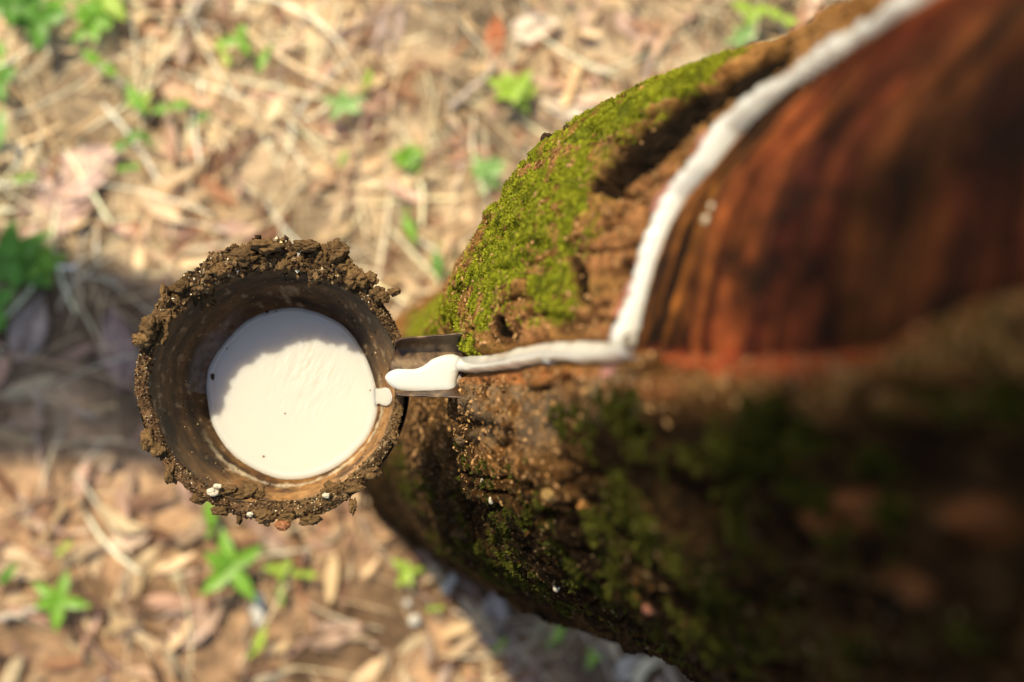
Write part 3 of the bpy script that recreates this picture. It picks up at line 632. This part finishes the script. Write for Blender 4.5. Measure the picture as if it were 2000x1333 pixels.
# on the ledge of the cut
nt_, nw = 480, 13
dt_ = np.linspace(ct[-1] + .012, ct[0] - .22, 4000); dz_ = zcut(dt_)
for _ in range(60): dz_[1:-1] = (dz_[:-2] + dz_[2:] + dz_[1:-1]) / 3
al = np.concatenate([[0], np.cumsum(np.hypot(np.diff(dt_) * .13, np.diff(dz_)))]); q_ = np.linspace(0, al[-1], nt_)
tt, zc_ = np.interp(q_, al, dt_), np.interp(q_, al, dz_); ww = np.interp(tt, ct, cw)
ga, gz = np.gradient(tt * .13), np.gradient(zc_); gl = np.hypot(ga, gz); Na, Nz = gz / gl, -ga / gl
wob = 1 + .12 * vnoise(q_ * 80, 0, 0, 401) + .07 * vnoise(q_ * 300, 0, 0, 402); rows = []
bg_ = .0040 * fbm(.13 * np.cos(tt) / .05, .13 * np.sin(tt) / .05, zc_ / .07, 3, 1); edge_ = .0009 * vnoise(q_ * 180, 3, 0, 407) + .0005 * vnoise(q_ * 600, 3, 0, 408)
for k in range(nw):
    f = k / (nw - 1)                                     # 0 at the bark edge, 1 against the panel
    r_ = rad2(tt, zc_) + bg_ + .0010 + edge_ - f * (ww * 1.12 * wob + .0010)
    hgt = (.0013 * math.sin(math.pi * min(1, .10 + f * .72)) ** .6 * wob + .0004) if k else -.0015 * np.ones(nt_)
    t_, z_ = tt + Na * hgt / .13, zc_ + Nz * hgt
    rows.append(np.stack([axis_x(z_) + r_ * np.cos(t_), r_ * np.sin(t_), z_], -1))
V = np.stack(rows, 1)
mesh('cut_flow', local(V.reshape(-1, 3), lat), grid_faces(nt_, nw), M['latex'], lat)
# in the channel, from edge lines in the picture
UPE = [(884, 694), (940, 693), (990, 686), (1030, 675), (1060, 668), (1085, 666), (1125, 665), (1160, 666), (1196, 668), (1214, 660), (1226, 648)]
LOE = [(884, 729), (940, 726), (990, 721), (1030, 714), (1060, 706), (1110, 708), (1160, 710), (1200, 706), (1232, 702), (1250, 702)]
def ribbon(up, lo, bulge, n, nw, seed, rise=.0006, name='channel_flow'):
    u = np.linspace(0, 1, n); s0 = np.linspace(0, 1, len(up)); s1_ = np.linspace(0, 1, len(lo)); U = np.stack([np.interp(u, s0, [p[k] for p in up]) for k in (0, 1)], 1); Lw = np.stack([np.interp(u, s1_, [p[k] for p in lo]) for k in (0, 1)], 1)
    V = np.zeros((n, nw, 3))
    for i in range(n):
        e = 2.0 * (vnoise(u[i] * 26, 0, 0, seed) + .5 * vnoise(u[i] * 70, 0, 0, seed + 1)); e2 = 2.2 * (vnoise(u[i] * 24, 5, 0, seed) + .5 * vnoise(u[i] * 66, 5, 0, seed + 1))
        for k in range(nw):
            f = k / (nw - 1); x = U[i, 0] * (1 - f) + Lw[i, 0] * f; y = (U[i, 1] + e) * (1 - f) + (Lw[i, 1] + e2) * f
            t, z = base_hit(x, y); q = np.array([z]); b_ = .0040 * fbm(.13 * math.cos(t) / .05, .13 * math.sin(t) / .05, z / .07, 3, 1)
            R_ = float(rad2(t, z)) + b_ + rise + bulge * math.sin(math.pi * f ** 1.5) ** .6 - (.0030 if k in (0, nw - 1) else .0004)
            V[i, k] = (axis_x(z) + R_ * math.cos(t), R_ * math.sin(t), z)
    return mesh(name, local(V.reshape(-1, 3), lat), grid_faces(n, nw), M['latex'], lat)
ribbon(UPE, LOE, .0022, 130, 11, 411)
ribbon([(1066, 700), (1074, 700), (1083, 700)], [(1070, 709), (1078, 714), (1084, 708)], .0014, 8, 7, 413, name='drip')

# ------------------------------------------------------------------ spout: a bent strip of zinc sheet driven into the bark
SP = tuple(world_at(895, 715, .598))
spout = empty('tapping_spout', SP)
tag(spout, 'short folded zinc spout driven into the bark above the cup', 'spout')
# stations from inside the bark to the tip; each: picture position of the top edge and bottom edge, depth
def spx(px, py, d): return world_at(px, py, d)
ns, nc = 40, 33
Vs = []
u = np.linspace(0, 1, ns)
for i in range(ns):
    xx = 905 + (770 - 905) * u[i]; d0 = .590 + .010 * u[i]
    top = 652 + 11 * u[i] + 6 * sm(u[i], .9, 1.0); bot = 777 - 5 * u[i] - 2 * sm(u[i], .92, 1)
    for j in range(nc):
        a = j / (nc - 1)                                  # 0 top lip .. 1 bottom lip
        yy = top + (bot - top) * (.5 - .5 * math.cos(math.pi * a)) ; yy = top + (bot - top) * (a * .55 + .45 * (.5 - .5 * math.cos(math.pi * a)))
        dep = .0125 * (1 - abs(2 * a - 1) ** 3.2) * (1 - .18 * u[i])
        Vs.append(spx(xx + (4 * math.sin(a * 9) if i == ns - 1 else 0) - 7 * u[i] * (1 - abs(2 * a - 1)), yy + .8 * vnoise(u[i] * 7, a * 5, 0, 5), d0 + dep))
Vs = np.array(Vs)
sc_ = lerp((.045, .021, .008), (.17, .105, .052), sm(fbm(Vs[:, 0] / .005, Vs[:, 1] / .005, Vs[:, 2] / .005, 4, 9), -.1, .5))
sc_ = lerp(sc_, (.05, .020, .007), sm(fbm(Vs[:, 0] / .008, Vs[:, 1] / .004, Vs[:, 2] / .008, 3, 19), .0, .4))
so = mesh('spout_sheet', local(Vs, spout), grid_faces(ns, nc), M['zinc'], spout, col=sc_)
md = so.modifiers.new('thickness', 'SOLIDIFY'); md.thickness = .0008; md.offset = 0
# latex lying in the spout
OUT = [(752, 738), (756, 730), (765, 724), (776, 721), (790, 721), (806, 721), (820, 718), (832, 711), (842, 703), (856, 697), (870, 693), (884, 692), (896, 696), (905, 702), (905, 720), (896, 727), (891, 745), (889, 768), (870, 769), (850, 769), (825, 768), (800, 766), (780, 763), (768, 757), (758, 749)]
def blob_mesh(name, out, dfun, bulge, parent, mat, ripple=0, rings=22, edge=.0022, sub=6, power=2.6, seed=0):
    """a puddle: outline in the picture, lying at depth dfun(px,py), rounded over at its edge"""
    o = np.array(out, float); n = len(o)
    # smooth closed outline
    t = np.linspace(0, n, n * sub, endpoint=False); i = t.astype(int); f = (t - i)[:, None]
    p0, p1, p2, p3 = o[(i - 1) % n], o[i % n], o[(i + 1) % n], o[(i + 2) % n]
    C = .5 * ((2 * p1) + (-p0 + p2) * f + (2 * p0 - 5 * p1 + 4 * p2 - p3) * f ** 2 + (-p0 + 3 * p1 - 3 * p2 + p3) * f ** 3)
    m = len(C); cen = np.array([C[:, 0].mean(), C[:, 1].mean()])
    V = []; rs = 1 - (1 - np.linspace(0, 1, rings)) ** power ; rs = np.linspace(0, 1, rings) ** (1 / 1.6)
    for a in rs:
        q = cen + (C - cen) * a
        for x, y in q:
            h = bulge * (1 - a ** 6) ** .5
            p = world_at(x, y, dfun(x, y) - h); V.append(p)
    for x, y in C: V.append(world_at(x, y, dfun(x, y) + edge))
    V = np.array(V)
    if ripple is not None and callable(ripple): V[:, 2] += ripple(V)
    Fq = grid_faces(rings + 1, m, True)
    return mesh(name, local(V, parent), Fq, M[mat], parent)
blob_mesh('spout_puddle', OUT, lambda x, y: .6015 + .004 * (905 - x) / 150, .0024, lat, 'latex', None)

# ------------------------------------------------------------------ the collecting cup
CR = world_at(537, 749, .62); cupx, cupy, cupz = CR
cup = empty('collecting_cup', (cupx, cupy, cupz - .075))
tag(cup, 'half coconut shell cup with a thick crust of dried mud on its rim', 'cup')
# outline of the latex pool in the picture
z1 = lambda x, y: (240 + x / 2.15, 440 + y / 2.15)
POOL = [z1(*p) for p in [(345, 660), (350, 610), (372, 560), (410, 505), (455, 455), (505, 405), (560, 375), (620, 353), (680, 343), (740, 342), (800, 357), (860, 378), (915, 408), (960, 450), (995, 500), (1022, 550), (1045, 605), (1060, 650), (1070, 700),
                                (1076, 745), (1070, 800), (1050, 860), (1025, 905), (995, 940), (950, 985), (900, 1020), (850, 1045), (790, 1065), (720, 1075), (650, 1070), (590, 1050), (540, 1025), (485, 990), (440, 950), (405, 905), (380, 860), (362, 810), (350, 740)]]
DL = .664
PW = np.array([world_at(x, y, DL) for x, y in POOL]); pcx, pcy = PW[:, 0].mean(), PW[:, 1].mean()
pa = np.arctan2(PW[:, 1] - pcy, PW[:, 0] - pcx); pr = np.hypot(PW[:, 1] - pcy, PW[:, 0] - pcx); od = np.argsort(pa)
pool_r = lambda a: np.interp(a, np.concatenate([pa[od] - 2 * np.pi, pa[od], pa[od] + 2 * np.pi]), np.tile(pr[od], 3))
na, nh = 420, 110
A = np.linspace(-np.pi, np.pi, na, endpoint=False)
hh = np.linspace(0, 1, nh) ** 1.0
HL = cupz - (CAMZ - DL)                                   # depth of the latex below the rim
RIM = .0535
Vc, Cc = [], []
for q in hh:
    h = q * .0685
    circ = RIM * math.sqrt(max(0, 1 - (h / .0690) ** 2)); f = float(sm(np.array(h), .0, HL)); k = h / HL
    target = pool_r(A) * .992 * math.sqrt(max(0, 1 - (h / .0690) ** 2)) / math.sqrt(1 - (HL / .0690) ** 2)
    r_ = circ * (1 - f) + target * f
    r_ = r_ + .0005 * fbm(np.cos(A) * 4, np.sin(A) * 4, h / .01, 4, 501) * (1 - f)
    cx, cy = cupx + (pcx - cupx) * min(1, k), cupy + (pcy - cupy) * min(1, k)
    Vc.append(np.stack([cx + r_ * np.cos(A), cy + r_ * np.sin(A), np.full(na, cupz - h)], -1))
Vin = np.array(Vc)
sn = fbm(np.cos(A)[None] * 3, np.sin(A)[None] * 3, hh[:, None] * 14, 5, 511); sn2 = fbm(np.cos(A)[None] * 14, np.sin(A)[None] * 14, hh[:, None] * 18, 4, 513)
Cc = lerp((.022, .012, .006), (.12, .062, .022), sm(sn, -.5, .5)); Cc = lerp(Cc, (.36, .26, .15), .7 * sm(sn2 + .3 * sn, .28, .6)); Cc = lerp(Cc, (.028, .018, .012), .8 * sm(-sn2 - .2 * sn, .35, .6))
Cc = lerp(Cc, lerp((.08, .033, .010), (.38, .185, .052), sm(sn + .4 * sn2, -.5, .5)), .8 * sm(np.cos(A + 1.0)[None], .1, .7) * np.ones_like(sn))  # sunlight on the lower right wall painted in as brighter orange
# pale tide marks just above the latex
ring = sm(1 - abs(hh[:, None] * .0685 - (HL - .0045 - .002 * np.sin(A * 2)[None])) / .003 + .8 * sn2, .3, 1.1) * sm(np.cos(A + 1.25)[None], -.1, .6)
Cc = lerp(Cc, (.55, .47, .33), .7 * ring)
stain = sm(1 - abs(A[None] - 2.9 - 0 * hh[:, None]) / .9, 0, .6) * sm(hh[:, None] * .0685, HL - .012, HL - .006); Cc = lerp(Cc, (.17, .165, .17), .7 * stain * sm(sn2, -.6, .1))
mesh('shell', local(Vin.reshape(-1, 3), cup), grid_faces(nh, na, True)[:, ::-1], M['shell'], cup, col=Cc)
Vo = Vin.copy(); cen = Vo.mean(1, keepdims=True); dv = Vo - cen; rr = np.hypot(dv[..., 0], dv[..., 1])[..., None]
Vo = cen + dv * (1 + .0042 / np.maximum(rr, .004)); Vo[..., 2] -= .0035 * hh[:, None] + .0
Co = lerp((.05, .03, .02), (.16, .10, .06), sm(sn2, -.4, .5))
mesh('shell_outside', local(Vo.reshape(-1, 3), cup), grid_faces(nh, na, True), M['mud'], cup, col=Co)
# mud crust wrapped round the rim: thickness by angle
na2, nb2 = 1500, 96
A2 = np.linspace(-np.pi, np.pi, na2, endpoint=False); B2 = np.linspace(0, 2 * np.pi, nb2, endpoint=False)
deg = np.degrees(A2) % 360                                 # 0 towards the spout, 90 towards the top of the picture
tk = np.interp(deg, [0, 25, 45, 60, 80, 100, 120, 140, 155, 170, 185, 205, 225, 250, 270, 300, 330, 345, 360], [.0019, .0025, .0036, .0056, .0066, .0062, .0054, .0046, .0042, .0034, .0027, .0026, .0029, .0032, .0036, .0034, .0024, .0019, .0019])
aa, bb = np.meshgrid(A2, B2, indexing='ij'); TK = tk[:, None]
px3, py3, pz3 = np.cos(aa) * RIM + np.cos(bb) * .004 * np.cos(aa), np.sin(aa) * RIM + np.cos(bb) * .004 * np.sin(aa), np.sin(bb) * .005
n_a = fbm(px3 / .009, py3 / .009, pz3 / .009, 3, 601); n_b = fbm(px3 / .0032, py3 / .0032, pz3 / .0032, 4, 603, .6); n_c = vnoise(px3 / .0050, py3 / .0050, pz3 / .0050, 605)
k = TK * (1 + .62 * n_a * (TK / .004) ** .5 + .40 * n_b * np.minimum(1.1, (TK / .0052) ** 1.5) + .10 * np.maximum(0, n_c)) + .0005 * fbm(px3 / .0012, py3 / .0012, pz3 / .0012, 2, 607)
rr = RIM + .0016 + .10 * (TK - .003) + k * np.cos(bb) * .88; zz3 = cupz - .0010 + k * np.sin(bb) * np.where(np.sin(bb) < 0, 1.9, .8)
rr = rr + .0012 * vnoise(np.cos(aa) * 3, np.sin(aa) * 3, 0, 611) + np.where(np.sin(bb) < 0, .0012 * np.sin(bb), 0)
Vm = np.stack([cupx + rr * np.cos(aa), cupy + rr * np.sin(aa), zz3], -1)
mc = lerp((.028, .015, .006), (.19, .110, .045), sm(n_b + .6 * n_a, -.5, .55)); mc = lerp(mc, (.40, .29, .16), .5 * sm(n_c + n_b, .55, 1.0)); 
n_d = fbm(px3 / .0018, py3 / .0018, pz3 / .0018, 3, 613); mc = lerp(mc, (.70, .58, .38), .8 * sm(n_d, .60, .70)); mc = lerp(mc, (.025, .016, .01), .6 * sm(-n_b, .3, .6))
wet = sm(np.cos(np.radians(deg) - math.radians(215)), .3, .9)[:, None]; mc = lerp(mc, (.13, .065, .035), .45 * wet)
mesh('mud_crust', local(Vm.reshape(-1, 3), cup), grid_faces(na2, nb2, False), M['mud'], cup, col=mc) if False else None
Fm = grid_faces(na2, nb2, True); last = np.stack([(na2 - 1) * nb2 + np.arange(nb2), (na2 - 1) * nb2 + (np.arange(nb2) + 1) % nb2, (np.arange(nb2) + 1) % nb2, np.arange(nb2)], -1)
mesh('mud_crust', local(Vm.reshape(-1, 3), cup), np.vstack([Fm, last])[:, ::-1], M['mud'], cup, col=mc)
# close the shell seams the same way (grids above wrap their columns already)
MUDC = (.13, .075, .030)
def rim_lump(px, py, r, d=.617, sq=(1, 1, 1), col=MUDC, rough=.45, seed=0, name='mud_lump', mat='mud', lab=None, n=30):
    o = lump(name, world_at(px, py, d), r, 700 + seed, mat, col if mat != 'latex' else None, cup, sq, rough, n)
    if lab: o['label'] = lab
    return o
LUMPS = [(562, 505, .0052, .620, (1, .95, 1)), (628, 500, .0042, .618, (1, 1.2, 1)), (600, 478, .0040, .613, (1.5, .7, .8)), (520, 478, .0048, .613, (1.6, .6, .8)), (655, 490, .0048, .616, (1.1, 1, 1)), (475, 500, .0045, .616, (1.5, .8, .8)),
         (697, 540, .0046, .616, (1, 1.1, 1)), (680, 520, .0040, .618, (1, 1, 1)), (738, 572, .0036, .616, (1, 1, 1)), (772, 569, .0022, .613, (1.4, .8, .8)), (752, 580, .0026, .613, (1, 1, 1)),
         (314, 568, .0024, .614, (.7, 1.9, .9)), (318, 580, .0020, .614, (1, 1, 1)), (290, 634, .0046, .614, (1, 1, 1)), (268, 662, .0034, .614, (1.3, .9, .9)), (312, 652, .0036, .618, (.9, 1.4, .8)), (282, 645, .0036, .616, (1, 1.2, 1)), (325, 615, .0034, .618, (1, 1, 1)),
         (392, 565, .0052, .627, (.9, 1.3, 1)), (400, 590, .0036, .632, (1.1, .8, 1)), (350, 560, .0038, .617, (1.3, .8, 1)), (430, 525, .0040, .617, (1.4, .9, 1)),
         (284, 862, .0042, .620, (.9, 1.3, 1)), (326, 932, .0032, .621, (.9, 1.4, 1)), (300, 885, .0028, .618, (1, 1, 1)), (470, 972, .0036, .622, (2.2, .7, .8)), (496, 968, .0036, .621, (1.2, .9, 1)), (440, 965, .0028, .620, (1.3, .8, .8)),
         (655, 966, .0040, .622, (1.2, 1, 1)), (640, 975, .0028, .619, (1, 1, 1)), (667, 958, .0028, .620, (1, 1, 1)), (695, 1000, .0022, .620, (.7, 1.6, 1)), (610, 1025, .0036, .618, (1.3, .7, 1)), (520, 1020, .0038, .617, (1.3, .8, 1)), (465, 1025, .0018, .620, (.8, 1.2, 1)),
         (700, 960, .0030, .618, (1.4, .8, 1)), (735, 930, .0030, .617, (1.2, .9, 1)), (780, 860, .0022, .617, (.8, 1.3, 1)), (560, 1022, .0030, .617, (1.3, .7, 1)), (380, 985, .0026, .618, (1.2, .9, 1)), (425, 1008, .0026, .618, (1.3, .8, 1)), (725, 545, .0034, .617, (1, 1, 1))]
for i, (px, py, r, d, sq) in enumerate(LUMPS): q_s = .962 if py > 840 else (.975 if px < 350 else .99); rim_lump(537 + (px - 537) * q_s, 749 + (py - 749) * q_s, r * .88, d, sq, np.array(MUDC) * random.uniform(.7, 1.35), .75, i)
for i, (px, py, r) in enumerate([(415, 961, .0018), (636, 969, .0013), (488, 1005, .0011), (425, 950, .0012)]):
    rim_lump(px, py, r, .6155, (1.2, .9, .6), None, .6, 80 + i, 'latex_droplet', 'latex_dry', 'glossy cream latex drop on the mud', 16)
rim_lump(552, 1026, .0030, .6155, (1.1, .8, .8), (.30, .12, .05), .3, 95, 'red_seed', 'shell', 'shiny reddish brown seed husk on the rim')
# grit: small angular crumbs over the crust
def grit(n, size, pal, seed, name, lab, out=1.0):
    r = np.random.default_rng(seed); i = r.integers(0, na2, n); j = r.choice(nb2, n, p=(lambda w_: w_ / w_.sum())(np.clip(np.sin(B2) + .55, .02, 2)))
    p = Vm[i, j]; dirn = np.stack([np.cos(A2[i]) * np.cos(B2[j]), np.sin(A2[i]) * np.cos(B2[j]), np.sin(B2[j])], -1)
    s = np.exp(r.uniform(math.log(size[0]), math.log(size[1]), n)) * (tk[i] / .0038)
    c = p + dirn * (s * .3 * out)[:, None]; base = np.array([(1, 0, 0), (-.5, .87, 0), (-.5, -.87, 0), (0, 0, 1), (0, 0, -1)])
    Vg = np.zeros((n, 5, 3)); rot = r.normal(0, 1, (n, 3, 3))
    for a_ in range(n): rot[a_] = np.linalg.qr(rot[a_])[0]
    Vg = c[:, None] + np.einsum('nij,kj->nki', rot, base) * (s[:, None, None] * r.uniform(.5, 1.1, (n, 5, 1)))
    Fg = np.array([(0, 1, 3), (1, 2, 3), (2, 0, 3), (1, 0, 4), (2, 1, 4), (0, 2, 4)]); Fa = (np.arange(n)[:, None, None] * 5 + Fg[None]).reshape(-1, 3)
    pal = np.array(pal); C = np.repeat(pal[r.integers(0, len(pal), n)] * r.uniform(.7, 1.25, (n, 1)), 5, 0)
    o = mesh(name, local(Vg.reshape(-1, 3), cup), Fa, M['mud'], cup, smooth=False, col=C); o['kind'] = 'stuff'; o['label'] = lab
grit(2600, (.0004, .0014), [(.13, .075, .03), (.07, .04, .017), (.18, .11, .05), (.04, .022, .01)], 801, 'mud_grit', 'brown crumbs of dried mud on the rim')
grit(380, (.0003, .0008), [(.75, .62, .40), (.6, .45, .22), (.8, .72, .55)], 802, 'pale_grit', 'pale yellow grains in the mud')
# specks stuck on the inside wall
r8 = np.random.default_rng(9); Vk, Ck = [], []
for _ in range(260):
    i = int(r8.integers(6, 62)); j = int(r8.integers(0, na)); p = Vin[i, j]; s = r8.uniform(.0002, .0006)
    n_ = np.array([-math.cos(A[j]), -math.sin(A[j]), .3])
    for b_ in [(1, 0, 0), (-.5, .87, 0), (-.5, -.87, 0), (0, 0, 1), (0, 0, -1)]: Vk.append(p + n_ * s * .5 + np.array(b_) * s * r8.uniform(.6, 1.2))
    Ck += [np.array([(.6, .45, .2), (.75, .62, .4), (.35, .2, .08), (.03, .02, .015)][int(r8.integers(0, 4))])] * 5
Fg = np.array([(0, 1, 3), (1, 2, 3), (2, 0, 3), (1, 0, 4), (2, 1, 4), (0, 2, 4)])
o = mesh('wall_specks', local(np.array(Vk), cup), (np.arange(260)[:, None, None] * 5 + Fg[None]).reshape(-1, 3), M['mud'], cup, smooth=False, col=np.array(Ck)); o['kind'] = 'stuff'

# the pool of latex
pool = empty('latex_pool', (pcx, pcy, CAMZ - DL))
tag(pool, 'round pool of cream white latex filling the bottom of the coconut cup', 'latex')
nr, nA = 150, 520
aP = np.linspace(-np.pi, np.pi, nA, endpoint=False); rP = np.linspace(0, 1, nr) ** .8
Rg, Ag = np.meshgrid(rP, aP, indexing='ij'); edge = pool_r(aP)[None] * (1 + .004 * vnoise(np.cos(aP) * 12, np.sin(aP) * 12, 0, 3)[None]) * 1.004
Xp, Yp = pcx + Rg * edge * np.cos(Ag), pcy + Rg * edge * np.sin(Ag)
ux, uy = Xp - (pcx + .004), Yp - (pcy + .009)
rot_ = math.radians(62); us, vs = ux * math.cos(rot_) + uy * math.sin(rot_), -ux * math.sin(rot_) + uy * math.cos(rot_)
rip = fbm(us / .0055, vs / .0014, 0, 4, 901, .55); msk = np.exp(-((ux / .016) ** 2 + (uy / .017) ** 2)) + .25 * np.exp(-(((Xp - pcx - .025) / .004) ** 2 + ((Yp - pcy + .004) / .012) ** 2))
Zp = CAMZ - DL + .00042 * rip * msk + .00010 * fbm(ux / .012, uy / .012, 0, 3, 905) - .0016 * sm(Rg, .965, 1.0) ** 2 + .0003 * np.exp(-((Rg - .93) / .03) ** 2)
mesh('pool_surface', local(np.stack([Xp, Yp, Zp], -1).reshape(-1, 3), pool), grid_faces(nr, nA, True), M['latex'], pool)
LOBE = [(724, 752), (733, 758), (742, 759), (752, 757), (760, 760), (764, 768), (766, 778), (763, 788), (755, 793), (747, 792), (738, 789), (730, 797), (724, 802), (718, 778)]
blob_mesh('splash_lobe', LOBE, lambda x, y: .6652 - max(0, (x - 733)) * .00062, .0014, pool, 'latex', None, rings=12)
for i, (x, y, s) in enumerate([(415, 736, .0009), (443, 681, .0004), (522, 610, .0006), (539, 609, .0004), (557, 808, .0004), (515, 892, .0005), (723, 763, .0004)]):
    lump('speck', world_at(x, y, DL - .0003), s, 950 + i, 'mud', (.08, .05, .03) if s > .0005 else (.2, .13, .07), pool, (1, 1.7, .4) if i == 0 else (1, 1, .4), .4, 10)

# wire holder under the cup
wr = empty('wire_holder', (cupx, cupy, cupz - .02)); tag(wr, 'rusty wire ring under the cup tied back to the trunk', 'wire holder')
a = np.linspace(0, 2 * np.pi, 60)
tube_mesh('ring', local(np.stack([cupx + .0545 * np.cos(a), cupy + .0545 * np.sin(a), np.full(60, cupz - .026)], -1), wr), .0013, M['wire'], wr, 8)
for s in (-1, 1):
    tube_mesh('tie_wire', local(np.array([world_at(792, 716 + s * 18, .645), world_at(850, 716 + s * 20, .640), world_at(950, 720 + s * 20, .640)]), wr), .0011, M['wire'], wr, 8)

# ------------------------------------------------------------------ a tree added outside the view, its low limb placed to shade the ground
nb = empty('added_shade_tree', (-3.6, -.2, 0)); tag(nb, 'tree added outside the view so its low limb casts the shadow band', 'tree')
def wood_tube(name, pts, rad_, seed):
    Pn = np.array(pts, float); s = np.linspace(0, 1, len(Pn)); t = np.linspace(0, 1, 80); Pt = np.stack([np.interp(t, s, Pn[:, k]) for k in range(3)], 1); Rt = np.interp(t, s, rad_)
    V, Fq, caps = tube(Pt, Rt, 40); c = np.repeat(Pt, 40, 0); d = V[:len(c)] - c; V[:len(c)] = c + d * (1 + .10 * fbm(V[:len(c), 0] * 9, V[:len(c), 1] * 9, V[:len(c), 2] * 5, 4, seed))[:, None]
    return mesh(name, local(V, nb), np.vstack([tri(Fq), caps[:, :3]]), M['bark'], nb, col=np.broadcast_to((.16, .11, .07), (len(V), 3)))
wood_tube('trunk', [(-3.6, -.2, -.1), (-3.62, -.25, 2), (-3.55, -.4, 5), (-3.5, -.7, 7)], [.22, .17, .14, .08], 5)
def over(px, py, h):
    p = ground_pt(px, py); return (p[0] + S.x / S.z * h, p[1] + S.y / S.z * h, p[2] + h)
b0, b1, b2 = over(-500, 610, 1.12), over(0, 690, 1.05), over(420, 740, 1.02)
wood_tube('limb', [(-3.6, -.25, 2.3), tuple(np.array(b0) * .5 + np.array([-3.6, .2, 1.9]) * .5), b0, b1, b2], [.11, .10, .100, .100, .088], 6)
lv = []
r9 = np.random.default_rng(5)
cl = [(-3.5 + r9.normal(0, 1.1), -.9 + r9.normal(0, .7), 5.9 + r9.normal(0, .9)) for _ in range(60)]
cc9 = np.repeat(np.array(cl), 60, 0) + r9.normal(0, .28, (3600, 3)); dA = r9.normal(0, 1, (3600, 3)); dA /= np.linalg.norm(dA, axis=1)[:, None]; dB = np.cross(dA, r9.normal(0, 1, (3600, 3))); dB /= np.linalg.norm(dB, axis=1)[:, None]
Vq = np.stack([cc9 - dA * .07, cc9 + dB * .03, cc9 + dA * .07, cc9 - dB * .03], 1).reshape(-1, 3)
mesh('crown', local(Vq, nb), np.arange(len(Vq)).reshape(-1, 4), M['leaf'], nb, smooth=False, col=np.repeat(np.array([(.07, .15, .03)]) * r9.uniform(.7, 1.4, (3600, 1)), 4, 0))

# leafy sprig added above the camera, unseen, its leaves placed to shade the upper trunk
def added_shade_sprig():
    r = np.random.default_rng(77); T = []
    for (px, py, sx, sy, n) in [(1760, 500, 130, 120, 36), (1930, 380, 60, 120, 16), (1850, 720, 110, 90, 34), (1700, 940, 200, 130, 44), (1880, 1150, 110, 130, 34), (1560, 1130, 140, 110, 12)]:
        for _ in range(n):
            x, y = px + r.uniform(-1, 1) * sx, py + r.uniform(-1, 1) * sy
            t, z = base_hit(x, y); R_ = float(rad2(t, z)); p = np.array([axis_x(z) + R_ * math.cos(t), R_ * math.sin(t), z]); T.append(p + np.array(S) * r.uniform(1.15, 1.75))
    T = np.array(T); n = len(T); Sn = np.array(S)
    d = r.normal(0, 1, (n, 3)); d -= (d @ Sn)[:, None] * Sn; d /= np.linalg.norm(d, axis=1)[:, None]; nn = Sn + r.normal(0, .45, (n, 3)); b = np.cross(d, nn); b /= np.linalg.norm(b, axis=1)[:, None]
    L = r.uniform(.028, .050, n)[:, None]; u = np.linspace(-1, 1, 7); V = []
    for k in u:
        for v in (-1, 0, 1): V.append(T + d * L * k * .5 + b * v * L * .21 * math.sqrt(max(.02, 1 - k * k)) - nn * .006 * k * k - nn * .003 * (1 - abs(v)))
    V = np.stack(V, 1); Fg = grid_faces(7, 3); Fa = (np.arange(n)[:, None, None] * 21 + Fg[None]).reshape(-1, 4)
    mesh('leaves', local(V.reshape(-1, 3), tree), Fa, M['leaf'], tree, col=np.repeat(np.array([(.10, .22, .03)]) * r.uniform(.7, 1.3, (n, 1)), 21, 0))  # added leaves, set along the sun rays to shade the trunk
    c = T.mean(0); zt = c[2] + .25; root = np.array([axis_x(zt), 0, zt]); tt_ = np.linspace(0, 1, 24)[:, None]
    P_ = root * (1 - tt_) + (c + np.array([-.1, .1, 0])) * tt_; P_[:, 2] += .06 * np.sin(tt_[:, 0] * 3.1)
    tube_mesh('added_branch', local(P_, tree), np.linspace(.018, .004, 24), M['twig'], tree, 10, col=(.2, .14, .09))
added_shade_sprig()
